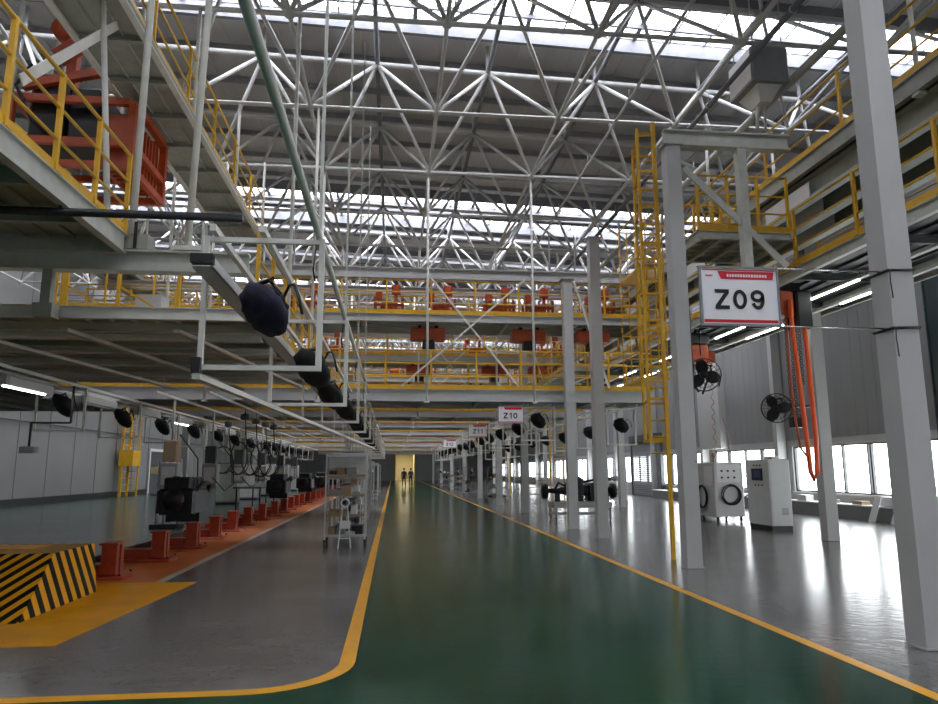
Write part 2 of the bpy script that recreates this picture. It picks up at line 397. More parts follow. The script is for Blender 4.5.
for y in TY: chord((TX[0], y, zt(TX[0])), (TX[-1], y, zt(TX[-1])), .07, [(x, y, zt(x)) for x in TX]).build('top_chord', 'truss', sf)
for x in TX: MB().tube((x, TY[0], zt(x)), (x, TY[-1], zt(x)), .06).build('top_chord', 'purlin', sf)
rest = MB(); npost = MB(); cnt = 0
cells = sorted([(y, x) for y in TY for x in TX], key=lambda c: (c[0] < 5, c[0], abs(c[1]-2)))
for (y, x) in cells:
    m = MB() if cnt < 96 and y > 5 else rest
    for dx in (-1.51, 1.51):
        for dy in (-1.75, 1.75):
            m.tube((x, y, zt(x)), (x+dx, y+dy, ZB), .05, 6)
    if m is not rest: m.build('web_brace', 'truss', sf); cnt += 1
    npost.tube((x, y, zt(x)), (x, y, roofz(x)-.2), .055, 6)
tag(rest.build('far_web_braces', 'truss', sf), kind='stuff')
tag(npost.build('roof_posts', 'truss', sf), kind='stuff')

# ------------------------------------------------------------------ overhead pipes under the space frame
def pipe(p, q, r, label, m='purlin'):
    t = thing('overhead_pipe', label, 'pipe', p, 'pipes under the roof')
    mb = MB().tube(p, q, r, 10); mb.build('pipe_run', m, t)
    y = p[1]+1
    while y < q[1] and y < 40: MB().tube((p[0], y, p[2]+r), (p[0], y, ZB+.0), .012, 5).ring((p[0], y, p[2]), r+.012, .012, (0,1,0), 5, 12).build('pipe_hanger', 'grey', t); y += 3.5
pipe((7.15, 3, 9.9), (7.15, 90, 9.9), .06, 'dark pipe running under the roof above the Z09 sign')
pipe((8.3, 3, 9.75), (8.3, 90, 9.75), .09, 'thicker pipe hung under the roof behind the grey air unit', 'grey')
pipe((5.25, 3, 9.95), (5.25, 90, 9.95), .035, 'thin pipe under the roof above the ladder tower', 'truss')

# ------------------------------------------------------------------ steel columns
def column(x, y, h, label, s=.26, m='column', base=True):
    t = thing('steel_column', label, 'column', (x, y, 0), 'steel columns', 'thing')
    a = s/2
    MB().box(x-a, x+a, y-a, y-a+.018, .02, h).box(x-a, x+a, y+a-.018, y+a, .02, h).box(x-a, x-a+.016, y-a+.018, y+a-.018, .02, h).box(x+a-.016, x+a, y-a+.018, y+a-.018, .02, h).build('shaft', m, t)
    b = MB().box(x-a-.012, x+a+.012, y-a-.012, y+a+.012, .006, .024)
    b.build('base_plate', m, t)
    MB().box(x-a-.05, x+a+.05, y-a-.05, y+a+.05, h, h+.02).build('cap_plate', m, t)
    return t
cbig = column(4.87, 6.28, 7.38, 'thick pale grey column carrying the Z09 sign rods')
c1 = column(4.93, 11.6, 7.38, 'grey column beside the yellow ladder tower')
c2 = column(4.96, 16.8, 7.38, 'grey column between the ladder tower column and the chassis cart')
c3 = column(4.90, 19.36, 7.0, 'pale grey column standing in front of the chassis cart')
c4 = column(9.88, 15.5, 7.38, 'grey column hung with looping orange cables', .28)
for k, y in enumerate((26.75, 33.25, 40.75, 49.75, 60.75, 73.75, 88.7)):
    column(4.95, y, 7.1, 'slim grey column of the aisle row, %s beyond the chassis cart' % ORD[k])
for k, y in enumerate((30.3, 38.5, 46, 53, 61, 70)):
    column(9.9, y, 7.1, 'slim grey column near the windows, %s beyond the hose machine' % ORD[k])
for k, y in enumerate((30.6, 46, 57)):
    column(-8.6, y, 7.1, 'slim grey column in the engine line, %s from the yellow ramp' % ORD[k])
for k, y in enumerate((30.5, 45.5, 57.5)):
    column(-1.9, y, 5.8, 'slim column behind the fan frames, %s counted down the aisle' % ORD[k])
# ties of the sign on the big column
cb = MB()
for z in (3.5, 2.93):
    cb.path([(4.73, 6.14, z), (5.01, 6.14, z+.01), (5.01, 6.42, z), (4.73, 6.42, z)], .013, 6, closed=True)
    cb.path([(4.75, 6.13, z), (4.735, 6.12, z-.1), (4.75, 6.125, z-.28)], .006, 5)
    cb.build('cable_tie', 'black', cbig); cb = MB()
MB().path([(5.07, 11.55, 4.9), (5.08, 11.5, 4.2), (5.075, 11.5, 3), (5.07, 11.5, 1.75), (5.03, 11.455, 1.72)], .012, 6).build('conduit', 'dgrey', c1)

# ------------------------------------------------------------------ station signs
def letters(mb, txt, x, z, h, y):
    """strokes of Z, 0, 9, 1 and 2 as raised bars on the face"""
    wd = h*.72; s = h*.185; cx = x
    for ch in txt:
        if ch == 'Z':
            mb.box(cx, cx+wd, y-.004, y, z+h-s, z+h).box(cx, cx+wd, y-.004, y, z, z+s)
            mb.add([(cx, y-.004, z+s), (cx+s*1.35, y-.004, z+s), (cx+wd, y-.004, z+h-s), (cx+wd-s*1.35, y-.004, z+h-s)], [(0,1,2,3)])
            cx += wd*1.27
        elif ch == '1':
            mb.box(cx+wd*.42, cx+wd*.42+s, y-.004, y, z, z+h); mb.add([(cx+wd*.42, y-.004, z+h), (cx+wd*.1, y-.004, z+h*.76), (cx+wd*.1, y-.004, z+h*.63), (cx+wd*.42, y-.004, z+h*.8)], [(0,1,2,3)]); cx += wd*1.05
        else:
            n = 28
            def ell(c0, c1, rx, rz, a0=0, a1=2*PI):
                vs = []; fs = []
                for i in range(n+1):
                    t = a0+(a1-a0)*i/n
                    vs += [(c0+rx*math.cos(t), y-.004, c1+rz*math.sin(t)), (c0+(rx-s)*math.cos(t), y-.004, c1+(rz-s)*math.sin(t))]
                for i in range(n): fs.append((2*i, 2*i+2, 2*i+3, 2*i+1))
                mb.add(vs, fs)
            if ch == '0': ell(cx+wd/2, z+h/2, wd/2, h/2)
            if ch == '9':
                ell(cx+wd/2, z+h*.68, wd/2, h*.32); ell(cx+wd/2, z+h*.5, wd/2, h*.5, -PI*.86, PI*.12)
            if ch == '2':
                ell(cx+wd/2, z+h*.7, wd/2, h*.3, -PI*.22, PI*.95)
                mb.box(cx, cx+wd, y-.004, y, z, z+s); mb.add([(cx, y-.004, z+s), (cx+s*1.2, y-.004, z+s), (cx+wd*.93, y-.004, z+h*.55), (cx+wd*.7, y-.004, z+h*.47)], [(0,1,2,3)])
            cx += wd*1.27
    return mb
def sign(x0, x1, y, z0, z1, txt, label, rods_to=None, hang=None):
    t = thing('station_sign', label, 'sign', ((x0+x1)/2, y, z0), 'station number signs')
    H = z1-z0; W = x1-x0
    MB().box(x0, x1, y, y+.02, z0, z1).build('panel', 'sign_white', t)
    fr = MB().box(x0-.018, x0, y-.01, y+.03, z0-.018, z1+.018).box(x1, x1+.018, y-.01, y+.03, z0-.018, z1+.018).box(x0, x1, y-.01, y+.03, z0-.018, z0).box(x0, x1, y-.01, y+.03, z1, z1+.018)
    fr.build('frame', 'cabinet_dark', t)
    MB().box(x0+.01, x1-.01, y-.003, y, z0+.012, z0+.042*H/.56).build('red_line', 'red', t)
    rd = MB()
    a, b = x0+W*.22, x1-W*.05
    rd.add([(a+.03, y-.003, z1-.11*H/.56), (b, y-.003, z1-.11*H/.56), (b+.012, y-.003, z1-.03), (a, y-.003, z1-.03)], [(0,1,2,3)])
    rd.box(x0+.012, x1-.012, y-.003, y, z1-.022, z1-.012)
    lg = rd; lx = x0+W*.06; lz = z1-.078*H/.56                      # small oval mark in the top corner
    lg.lathe([(.004, -.003), (.004, 0)], (lx, y, lz), 6, 'y'); 
    for dx in (0, .012, .024, .036, .048, .06): lg.box(lx+dx, lx+dx+.008, y-.003, y, lz-.008, lz+.008)
    rd.build('red_band', 'red', t)['label'] = 'red title band'
    tw = MB()
    if H > .5:
        for k in range(15): tw.box(a+.09+.027*k, a+.108+.027*k, y-.0045, y-.0032, z1-.085, z1-.058)
        tw.build('band_text', 'sign_white', t)
    h = H*.355; k = {'Z09': 2.06, 'Z10': 2.0, 'Z11': 1.75, 'Z12': 2.0}[txt]
    letters(MB(), txt, (x0+x1)/2-h*.72*k*.87, z0+H*.26, h, y).build('lettering', 'ink', t)['label'] = 'black characters reading ' + txt
    if rods_to:
        r = MB()
        for z in (z1+.02, z0-.01): r.tube((x0-.02, y+.04, z), (rods_to, y+.04, z), .009, 8)
        r.build('support_rods', 'chrome', t)
    if hang:
        r = MB()
        for x in (x0+.05, x1-.05): r.tube((x, y+.02, z1), (x, y+.02, hang), .008, 6)
        r.build('hanger_rods', 'grey', t)
    return t
sign(2.87, 3.62, 6.2, 2.95, 3.49, 'Z09', 'large station sign reading Z09, red band, held on two rods', rods_to=4.72)
sign(2.91, 3.6, 19.56, 2.9, 3.36, 'Z10', 'station sign reading Z10 hanging over the aisle', hang=3.486)
sign(2.85, 3.55, 26.97, 2.85, 3.33, 'Z11', 'small distant station sign reading Z11', hang=3.585)
sign(2.86, 3.6, 40.97, 2.86, 3.34, 'Z12', 'smallest and farthest station sign down the aisle', hang=3.585)

# ------------------------------------------------------------------ platforms
def railing(t, p, q, z, step=1.15, h=1.1, kick=.13, m='yellow'):
    """p,q: ends of the rail in plan; posts are sub-parts"""
    p, q = Vector((*p, z)), Vector((*q, z)); L = (q-p).length; n = max(1, round(L/step)); hz = Vector((0,0,1))
    r = MB()
    for k in (1.0, .66, .34): r.tube(p+hz*h*k, q+hz*h*k, .019 if k < 1 else .024, 6)
    ro = r.build('railing', m, t)
    P0 = None
    for i in range(n+1):
        c = p+(q-p)*i/n
        if P0 is None: P0 = MB().bar(c, c+hz*(h+.02), .05, .05).bar(c+Vector((-.06,0,.005)), c+Vector((.06,0,.005)), .1, .012).build('post', m, ro); base = c
        else:
            o = dup(P0, parent=ro); o.location = c-base
    if kick: MB().bar(p+hz*kick*.5, q+hz*kick*.5, .012, kick).build('kick_plate', m, t)
def platform(name, label, x0, x1, y0, y1, z, th=.22, rails='', hang=(), top=None, ribs='x', nrib=8, m='green_steel', em='grey', group='overhead platforms', cat='platform', step=1.15, rh=1.1, kh=.13):
    t = thing(name, label, cat, (x0, y0, z), group, 'thing')
    d = MB(); d.box(x0, x1, y0, y1, z-.03, z)
    n = int((x1-x0 if ribs == 'y' else y1-y0)/.3)
    for k in range(1, n):                                # folded edges of the deck planks seen from below
        if ribs == 'y': x = x0+(x1-x0)*k/n; d.box(x-.012, x+.012, y0+.02, y1-.02, z-.07, z-.03)
        else: y = y0+(y1-y0)*k/n; d.box(x0+.02, x1-.02, y-.012, y+.012, z-.07, z-.03)
    d.build('deck', m, t)
    zc = z-th/2-.002
    for (p, q) in (((x0, y0), (x1, y0)), ((x0, y1), (x1, y1)), ((x0, y0), (x0, y1)), ((x1, y0), (x1, y1))):
        MB().ibeam((*p, zc), (*q, zc), th, .1, .014).build('edge_beam', em, t)
    for k in range(1, nrib):
        if ribs == 'x': x = x0+(x1-x0)*k/nrib; MB().ibeam((x, y0+.06, zc-.03), (x, y1-.06, zc-.03), th*.7, .08, .012).build('cross_beam', m, t)
        else: y = y0+(y1-y0)*k/nrib; MB().ibeam((x0+.06, y, zc-.03), (x1-.06, y, zc-.03), th*.7, .08, .012).build('cross_beam', m, t)
    if 'f' in rails: railing(t, (x0, y0), (x1, y0), z, step, rh, kh)
    if 'b' in rails: railing(t, (x0, y1), (x1, y1), z, step, rh, kh)
    if 'l' in rails: railing(t, (x0, y0), (x0, y1), z, step, rh, kh)
    if 'r' in rails: railing(t, (x1, y0), (x1, y1), z, step, rh, kh)
    H0 = None
    for (x, y) in hang:
        MB().tube((x, y, z-th-.02), (x, y, top or ZB), .036, 10).box(x-.07, x+.07, y-.07, y+.07, z-th-.05, z-th).build('hanger_tube', 'tube', t)
    return t

# engine-line side, deck at 4.65 m with the orange carriage on it
pa = platform('overhead_platform', 'high platform on the engine side carrying the large orange carriage', -9.6, -3.56, 1.5, 9.3, 4.66, .26, rails='r', hang=[], ribs='y', nrib=7, step=1.0)
b = MB()
b.tube((-4.0, 9.1, 7.87), (-3.62, 8.9, 4.7), .04, 8); b.build('slanted_hanger_tube', 'tube', pa)
MB().bar((-3.9, 7.2, 5.6), (-4.0, 9.6, 7.86), .12, .02, (1,0,0)).build('flat_brace', 'tube', pa)
# big cross girder at the end of that deck
gt = thing('cross_girder', 'long greenish girder crossing above the lower engine-side deck', 'girder', (-14, 9.45, 4.2), 'cross girders', 'thing')
MB().ibeam((-16, 9.475, 4.345), (-1.98, 9.475, 4.345), .29, .2, .03).build('beam', 'grey', gt)
for (x, x2) in ((-3.53, -3.5), (-2.8, -2.68)):
    MB().tube((x, 9.47, 4.49), (x2, 9.47, ZB), .05, 10).build('hanger_tube', 'tube', gt)
for x in (-3.52,):
    MB().box(x-.24, x+.24, 9.37, 9.66, 4.495, 4.7).build('clamp_box', 'green_steel', gt)
    MB().box(x-.1, x-.06, 9.352, 9.368, 4.5, 4.86).box(x+.06, x+.1, 9.352, 9.368, 4.5, 4.86).build('clamp_bolts', 'black', gt)
MB().box(-2.95, -2.6, 9.36, 9.58, 4.495, 4.56).build('clamp_box', 'tube', gt)
for x in (-4.52, -12):
    MB().bar((x, 9.47, 3.6), (x, 9.47, 4.2), .12, .12).box(x-.12, x+.12, 9.36, 9.58, 3.56, 3.74).build('drop_post', 'green_steel', gt)
# near horizontal tube
t = thing('overhead_tube', 'dark round tube crossing in front of the clamp box', 'tube', (-6, 7.6, 4.38), None, 'thing')
MB().tube((-9, 7.6, 4.33), (-1.68, 7.6, 4.33), .045, 12).build('pipe_run', 'darkmetal', t)
MB().tube((-8.5, 7.6, 4.37), (-8.5, 7.6, 4.398), .015).tube((-3.58, 7.6, 4.37), (-3.58, 7.6, 4.398), .015).build('hanger_rod', 'darkmetal', t)

pl1 = platform('overhead_platform', 'low wide deck over the engine line with greenish underside', -12, -1.9, 9.66, 16.8, 3.77, .17, rails='r', hang=[(-1.9, 12.5), (-1.9, 16), (-5.1, 16)], ribs='y', nrib=9, m='khaki', em='tube')
platform('overhead_platform', 'flat deck between the engine line and the white wall', -17.2, -9.5, 17.2, 26, 3.9, .24, rails='f', hang=[(-11, 19.5)], ribs='x', nrib=8)
for y in (10.6, 11.9, 13.3, 14.9): MB().ibeam((-11.9, y, 3.543), (-1.98, y, 3.543), .1, .2, .02).build('main_beam', 'tube', pl1)
for x in (-10.2, -5.9, -4.4, -2.95): MB().bar((x, 9.75, 3.465), (x+.9, 16.7, 3.465), .1, .05).build('lengthwise_bar', 'khaki', pl1)
# yellow gate frame and rails on the lower deck
t = thing('yellow_gate_frame', 'yellow lattice gate frame standing on the low deck', 'gate frame', (-5, 11.2, 3.775), None, 'thing')
f = MB()
for x in (-5.1, -4.3, -3.4): f.bar((x, 11.2, 3.775), (x, 11.2, 4.95), .1 if x < -5 else .05, .06)
f.bar((-5.1, 11.2, 4.92), (-3.4, 11.2, 4.92), .05, .06).bar((-5.1, 11.2, 4.45), (-4.3, 11.2, 4.0), .03, .03).bar((-4.3, 11.2, 4.45), (-3.4, 11.2, 3.9), .03, .03).bar((-5.1, 11.2, 4.1), (-3.4, 11.2, 4.1), .03, .03)
f.build('frame', 'yellow', t)
MB().box(-4.15, -3.75, 11.5, 11.9, 3.775, 4.4).build('control_box', 'cabinet', t)
# narrow high walkway
wk = platform('overhead_walkway', 'narrow high walkway running lengthwise, grey underside and yellow rail', -4.75, -3.74, 3.0, 19.4, 8.0, .12, rails='r', hang=[], ribs='y', nrib=14, em='tube', cat='walkway', step=1.75)
for y in (5.5, 9, 12.5, 16, 19.3):
    MB().tube((-4.75, y, 7.88), (-4.75, y, ZB), .035).build('hanger_tube', 'tube', wk); MB().tube((-3.74, y, 7.88), (-3.74, y, ZB), .035).build('hanger_tube', 'tube', wk)
platform('overhead_walkway', 'second high walkway farther toward the white wall', -9.0, -7.9, 5.0, 40, 7.6, .16, rails='rl', hang=[(-8.1, 9), (-8.1, 16), (-8.1, 23)], ribs='y', nrib=16, em='grey', cat='walkway', step=2)

# frames across the aisle, two decks each
fronts = [19.6, 27.0, 33.5, 41, 50, 61, 74, 89]
for i, y in enumerate(fronts):
    nm = ORD[i]; far = i > 3
    st = 1.25 if i < 2 else 2.2
    xa, xb = (-9.2, 7.4) if i == 0 else (-9.2, 7.3)
    platform('overhead_platform', 'lower cross platform with yellow kick plate, %s frame down the aisle' % nm, xa, xb, y, y+2.2, 3.83, .34 if i == 0 else .24, kh=.13 if i == 0 else .2, rails='fb' if i < 2 else 'f',
             hang=[(.9, y), (3.95, y), (-2.1, y), (-5.1, y)] if not far else [(.9, y), (3.95, y)], ribs='x', nrib=10 if i < 2 else 4, step=st, em='column')
    if i < 6:
        platform('overhead_platform', 'upper cross platform above the aisle, %s frame down the aisle' % nm, xa, xb, y+.15, y+2.0, 6.0, .22, rails='fb' if i < 2 else 'f', rh=.98, hang=[], ribs='x', nrib=8 if i < 2 else 4, step=st, em='column')
    g = thing('cross_girder', 'pale girder spanning on top of the %s frame down the aisle' % nm, 'girder', (-9, y, 7.2), 'cross girders', 'thing')
    MB().ibeam((-9, y+.17, 7.2), (7.4, y+.17, 7.2), .32, .16, .03).build('beam', 'column', g)
    MB().ibeam((-9, y+2.25, 7.2), (7.4, y+2.25, 7.2), .26, .14, .03).build('beam', 'column', g)
    if i < 5:
        b = MB().bar((.99, y-.09, 7.02), (3.5, y-.09, 3.9), .05, .02, (0,1,0)).bar((3.7, y-.12, 7.02), (.2, y-.12, 3.9), .05, .02, (0,1,0))
        b.build('cross_brace', 'tube', g)
        MB().bar((5.15, y-.09, 7.02), (6.1, y-.09, 3.9), .06, .02, (0,1,0)).build('cross_brace', 'tube', g)
for k, xa in enumerate((-3.6, 5.6, -7.6)):
    for i in range(3):
        a, b = fronts[i]+2.36, fronts[i+1]-.16
        gw = platform('lengthwise_gangway', 'short yellow-railed gangway between the %s and %s frames, %s' % (ORD[i], ORD[i+1], ['beside the aisle on the engine side', 'on the column side of the aisle', 'over the engine line'][k]), xa, xa+.95, a, b, 4.9, .16, rails='lr', rh=.98, ribs='y', nrib=5, em='grey', cat='walkway', step=1.5 if i < 2 else 2.4, group='lengthwise gangways')
        for x in (xa, xa+.95): MB().tube((x, (a+b)/2+.2, 4.75), (x, (a+b)/2+.2, ZB), .03, 6).build('hanger_tube', 'tube', gw)
# window side platforms
pr1 = platform('overhead_platform', 'high platform on the window side with three dark lengthwise beams', 7.7, 9.6, 3.2, 48, 7.45, .3, rails='', hang=[(7.75, 9), (7.75, 16), (7.75, 23), (9.5, 16)], ribs='y', nrib=20, m='dgrey', em='green_steel')
railing(pr1, (7.72, 3.2), (7.72, 36), 7.47, 2.6)
for x in (7.95, 8.7, 9.4):
    MB().ibeam((x, 3.3, 6.93), (x, 47.8, 6.93), .4, .3, .02).build('lengthwise_beam', 'green_steel', pr1)
    MB().box(x+.155, x+.17, 3.3, 47.8, 6.74, 6.9).build('cover_strip', 'dgrey', pr1)
    for k in range(9): MB().box(x-.17, x-.155, 4+4.6*k+x, 5.6+4.6*k+x, 6.7, 7.0).build('lit_flange_plate', 'white', pr1)  # white plates imitate light caught on the beam flanges
pr2 = platform('overhead_platform', 'lower window-side platform with light tubes beneath', 7.5, 9.6, 3.2, 44, 5.35, .2, rails='', hang=[], ribs='y', nrib=18, m='dgrey', em='grey')
railing(pr2, (7.52, 3.2), (7.52, 30), 5.37, 1.75)
railing(pr2, (9.58, 3.2), (9.58, 30), 5.37, 1.75)
platform('overhead_platform', 'deck between the window-side columns and the window wall', 10.2, 13.4, 3.2, 40, 6.6, .24, rails='l', ribs='y', nrib=16, m='dgrey', em='grey', step=2)
for k, x in enumerate((8.36, 9.2)):
    t = thing('tube_light_line', ['lit tube line under the window-side platform, aisle edge', 'lit tube line under the window-side platform, wall edge'][k], 'light', (x, 3.5, 5.0), 'tube light lines')
    MB().box(x-.05, x+.05, 3.4, 40, 5.0, 5.06).build('housing', 'white', t)
    for j in range(9): MB().tube((x, 3.6+j*4, 4.985), (x, 5.4+j*4, 4.985), .018).build('light_tube', 'lamp', t)
    h = MB()
    for j in range(10): h.tube((x, 3.6+j*4, 5.06), (x, 3.6+j*4, 5.145), .01)
    h.build('hanger_rods', 'grey', t)
# portal beam from the ladder column to the window side
g = thing('cross_girder', 'short pale girder from the ladder tower column toward the windows', 'girder', (5, 11.6, 7.42), 'cross girders', 'thing')
MB().ibeam((4.8, 11.6, 7.56), (7.2, 11.6, 7.56), .3, .18, .03).build('beam', 'grey', g)
MB().bar((5.16, 11.6, 7.0), (7.0, 11.6, 5.2), .12, .05, (0,1,0)).build('diagonal_brace', 'grey', g)
MB().bar((6.25, 11.6, 4.9), (6.25, 11.6, 7.4), .16, .16).build('drop_post', 'grey', g)
platform('overhead_platform', 'small yellow-edged landing beside the ladder tower', 5.62, 7.4, 12.1, 13.6, 6.0, .14, rails='fb', hang=[], ribs='x', nrib=4, step=.6)

# yellow caged ladder tower
t = thing('ladder_tower', 'tall yellow caged ladder tower beside a grey column', 'ladder tower', (4.95, 13, 0), None, 'thing')
MB().bar((5.02, 12.62, .0), (5.02, 12.62, 8.4), .07, .07).build('main_post', 'yellow', t)
for (x, y, zb) in ((4.72, 12.7, 2.1), (4.95, 13.6, 2.1), (5.4, 13.6, 2.1)): MB().bar((x, y, zb), (x, y, 8.3), .05, .05).build('post', 'yellow', t)
z = 1.9
while z < 8.2: MB().tube((4.72, 12.7, z), (5.02, 12.62, z), .014, 6).build('rung', 'yellow', t); z += .3
for k in range(9):
    z = 2.15+.75*k
    MB().bar((4.72, 12.7, z), (4.95, 13.6, z), .05, .02).bar((4.95, 13.6, z), (5.4, 13.6, z), .02, .05).bar((5.02, 12.62, z), (5.4, 13.6, z), .05, .02).bar((4.72, 12.7, z), (5.02, 12.62, z), .02, .05).build('cage_hoop', 'yellow', t)
for z in (3.4, 5.7): MB().box(5.0, 5.55, 13.7, 14.9, z, z+.05).build('landing', 'yellow', t)
c = MB()
for x in (5.0, 5.18, 5.36, 5.54):
    for y in (13.72, 14.88): c.tube((x, y, 3.45), (x, y, 6.9), .014, 5)
for z in (4.0, 4.5, 5.2, 6.3, 6.9): c.tube((5.0, 13.72, z), (5.54, 13.72, z), .016, 5).tube((5.0, 13.72, z), (5.0, 14.88, z), .016, 5).tube((5.0, 14.88, z), (5.54, 14.88, z), .016, 5)
c.build('guard_rails', 'yellow', t)
# far stair towers
for k, (x, y) in enumerate(((6.72, 30.2), (6.72, 44.5))):
    t = thing('ladder_tower', ['yellow ladder tower beyond the first two cross frames', 'small far yellow ladder tower'][k], 'ladder tower', (x, y, 0), 'far ladder towers', 'thing')
    MB().bar((x, y, 0), (x, y, 7), .06, .06).bar((x+.6, y, 0), (x+.6, y, 7), .06, .06).build('main_post', 'yellow', t)
    r = MB()
    for q in range(21): r.tube((x, y, .3+q*.32), (x+.6, y, .3+q*.32), .015, 5)
    r.build('rungs', 'yellow', t)
# wall ladder on the white wall
t = thing('wall_ladder', 'yellow caged ladder on the white wall beyond the ramp', 'ladder', (XL+.6, 43, 0), None, 'thing')
MB().bar((XL+.5, 42.2, 0), (XL+.5, 42.2, 6), .14, .14).bar((XL+.5, 43.4, 0), (XL+.5, 43.4, 6), .14, .14).bar((XL+1.1, 43.4, 0), (XL+1.1, 43.4, 6), .08, .08).build('post', 'yellow', t)
r = MB()
for q in range(14): r.tube((XL+.5, 42.2, .3+q*.42), (XL+.5, 43.4, .3+q*.42), .03, 5).tube((XL+.5, 43.4, .3+q*.42), (XL+1.1, 43.4, .3+q*.42), .03, 5)
r.build('rungs', 'yellow', t)
MB().box(XL+.35, XL+1.2, 42.1, 43.5, 1.9, 2.9).build('ladder_guard', 'yellow', t)

t.location.y += 5

# ------------------------------------------------------------------ fan frames, rails and fans
def frame(x0, x1, y, z0, z1, label, group):
    t = thing('fan_hanger', label, 'fan hanger', (x0, y, z0), group, 'thing')
    MB().bar((x0, y, z0), (x0, y, z1), .045, .045).build('upright', 'tube', t)
    MB().bar((x1, y, z0), (x1, y, z1), .05, .05).build('upright', 'tube', t)
    MB().bar((x0+.025, y, z0+.022), (x1-.026, y, z0+.022), .045, .045).build('bottom_bar', 'tube', t)
    MB().bar((x0+.025, y, z1-.03), (x1-.026, y, z1-.03), .045, .045).build('top_bar', 'tube', t)
    MB().path([(x1-.05, y-.03, z1-.06), (x1-.07, y-.04, z1-.3), (x1-.05, y-.03, z1-.4)], .008, 5).build('cable', 'black', t)
    return t
def make_fan(loc, label, group, cover=None, R=.27, tilt=(0,0,0)):
    t = thing('industrial_fan', label, 'fan', (0, 0, 0), group)
    bl = MB()
    for k in range(3):
        a = 2*PI*k/3; n = 6; vs = []
        for i in range(n+1):
            rr = .05+(R-.07)*i/n; wd = .05+.075*math.sin(PI*min(1, i/n*.8+.15))
            for s_ in (-1, 1):
                tw = .55-.25*i/n; px, py = rr, s_*wd
                x = px*math.cos(a)-py*math.sin(a); z = px*math.sin(a)+py*math.cos(a)
                vs.append((x, s_*wd*math.sin(tw)-.02, z))
        fs = [(2*i, 2*i+1, 2*i+3, 2*i+2) for i in range(n)]
        vs2 = [(x, y+.006, z) for x, y, z in vs]; m0 = len(vs)
        bl.add(vs+vs2, fs+[tuple(i+m0 for i in f[::-1]) for f in fs]+[(0,m0,m0+1,1),(2*n,2*n+1,m0+2*n+1,m0+2*n)], True)
    bl.lathe([(.02, -.06), (.055, -.05), (.06, .0), (.05, .02)], (0,0,0), 12, 'y').build('blades', 'black', t)
    MB().lathe([(.03, .02), (.08, .03), (.085, .16), (.06, .2), (.02, .21)], (0,0,0), 14, 'y').build('motor', 'black', t)
    if cover:
        c = MB(); prof = [(.02, -.135), (.12, -.12), (R*.8, -.09), (R+.02, -.03), (R+.03, .02), (R*.9, .08), (R*.55, .13), (.14, .16), (.1, .17)]
        c.lathe(prof, (0,0,0), 28, 'y')
        c.v = [(x*(1+.035*math.sin(9*math.atan2(z, x))), y+.012*math.sin(14*z/R), z*(1+.035*math.sin(9*math.atan2(z, x)))) for x, y, z in c.v]
        c.build('cloth_cover', cover, t)
        MB().ring((0, .12, 0), .17, .008, (0,1,0), 5, 20).build('draw_cord', 'black', t)
    else:
        g = MB().ring((0, -.02, 0), R, .009, (0,1,0), 5, 24).ring((0, .07, 0), R, .009, (0,1,0), 5, 24).ring((0, -.085, 0), R*.5, .005, (0,1,0), 4, 20).ring((0, -.06, 0), R*.78, .005, (0,1,0), 4, 20).ring((0, -.09, 0), .06, .012, (0,1,0), 5, 12)
        for k in range(20):
            a = 2*PI*k/20; ca, sa = math.cos(a), math.sin(a)
            g.path([(.06*ca, -.09, .06*sa), (R*.5*ca, -.085, R*.5*sa), (R*.8*ca, -.058, R*.8*sa), (R*ca, -.02, R*sa), (R*ca, .07, R*sa), (.085*ca, .11, .085*sa)], .0035, 3)
        g.build('guard', 'black', t)
    MB().path([(-.1, .1, -.02), (-.15, .14, .06), (-.08, .16, .2)], .016, 6).path([(.1, .1, -.02), (.15, .14, .06), (.08, .16, .2)], .016, 6).box(-.12, .12, .13, .19, .19, .22).build('bracket', 'darkmetal', t)
    MB().path([(.05, .2, 0), (.14, .27, .08), (.26, .24, .08), (.34, .16, -.02), (.34, .1, -.16)], .014, 6).build('power_cable', 'black', t)
    t.location = loc; t.rotation_euler = tilt
    return t
def rails(xs, y0, y1, z, label, top):
    for k, x in enumerate(xs):
        t = thing('overhead_rail', label[k], 'rail', (x, y0, z), 'overhead rails')
        (MB().tube((x, y0, z), (x, y1, z), .032, 12) if len(xs) == 1 else MB().bar((x, y0, z), (x, y1, z), .05, .06)).build('rail_bar', 'tube', t)
        y = y0+.8
        while y < y1 and y < 50: MB().bar((x, y, z+.03), (x, y, max(z+.04, top(y))), .03, .03).build('hanger_rod', 'grey', t); y += 3.5
def aim(v): return Vector(v).to_track_quat('-Y', 'Z').to_euler()
TILT = aim((-.6, -.5, -.62))
fanA = make_fan((-1.16, 6.25, 3.0), 'fan wrapped in a navy cloth cover, in the front fan frame', 'fans over the aisle edge', 'navy', .235, TILT)
fanB = make_fan((-1.13, 9.75, 2.98), 'fan wrapped in black cloth in the frame just behind the navy covered fan', 'fans over the aisle edge', 'black_cloth', .28, TILT)
fanO = make_fan((8.7, 15.3, 2.98), 'round black caged fan fixed to the orange-cabled column', 'fans near the windows', None, .33, (.1, 0, -.7))
rows = [('aisle edge', -1.68, -.67, 6.25, 2.46, 3.665, 15), ('white wall row', -7.87, -6.85, 16.5, 2.46, 3.48, 14), ('column row', 3.64, 4.6, 20.0, 2.41, 3.40, 13), ('window side row', 6.25, 7.1, 20.3, 2.3, 3.40, 9)]
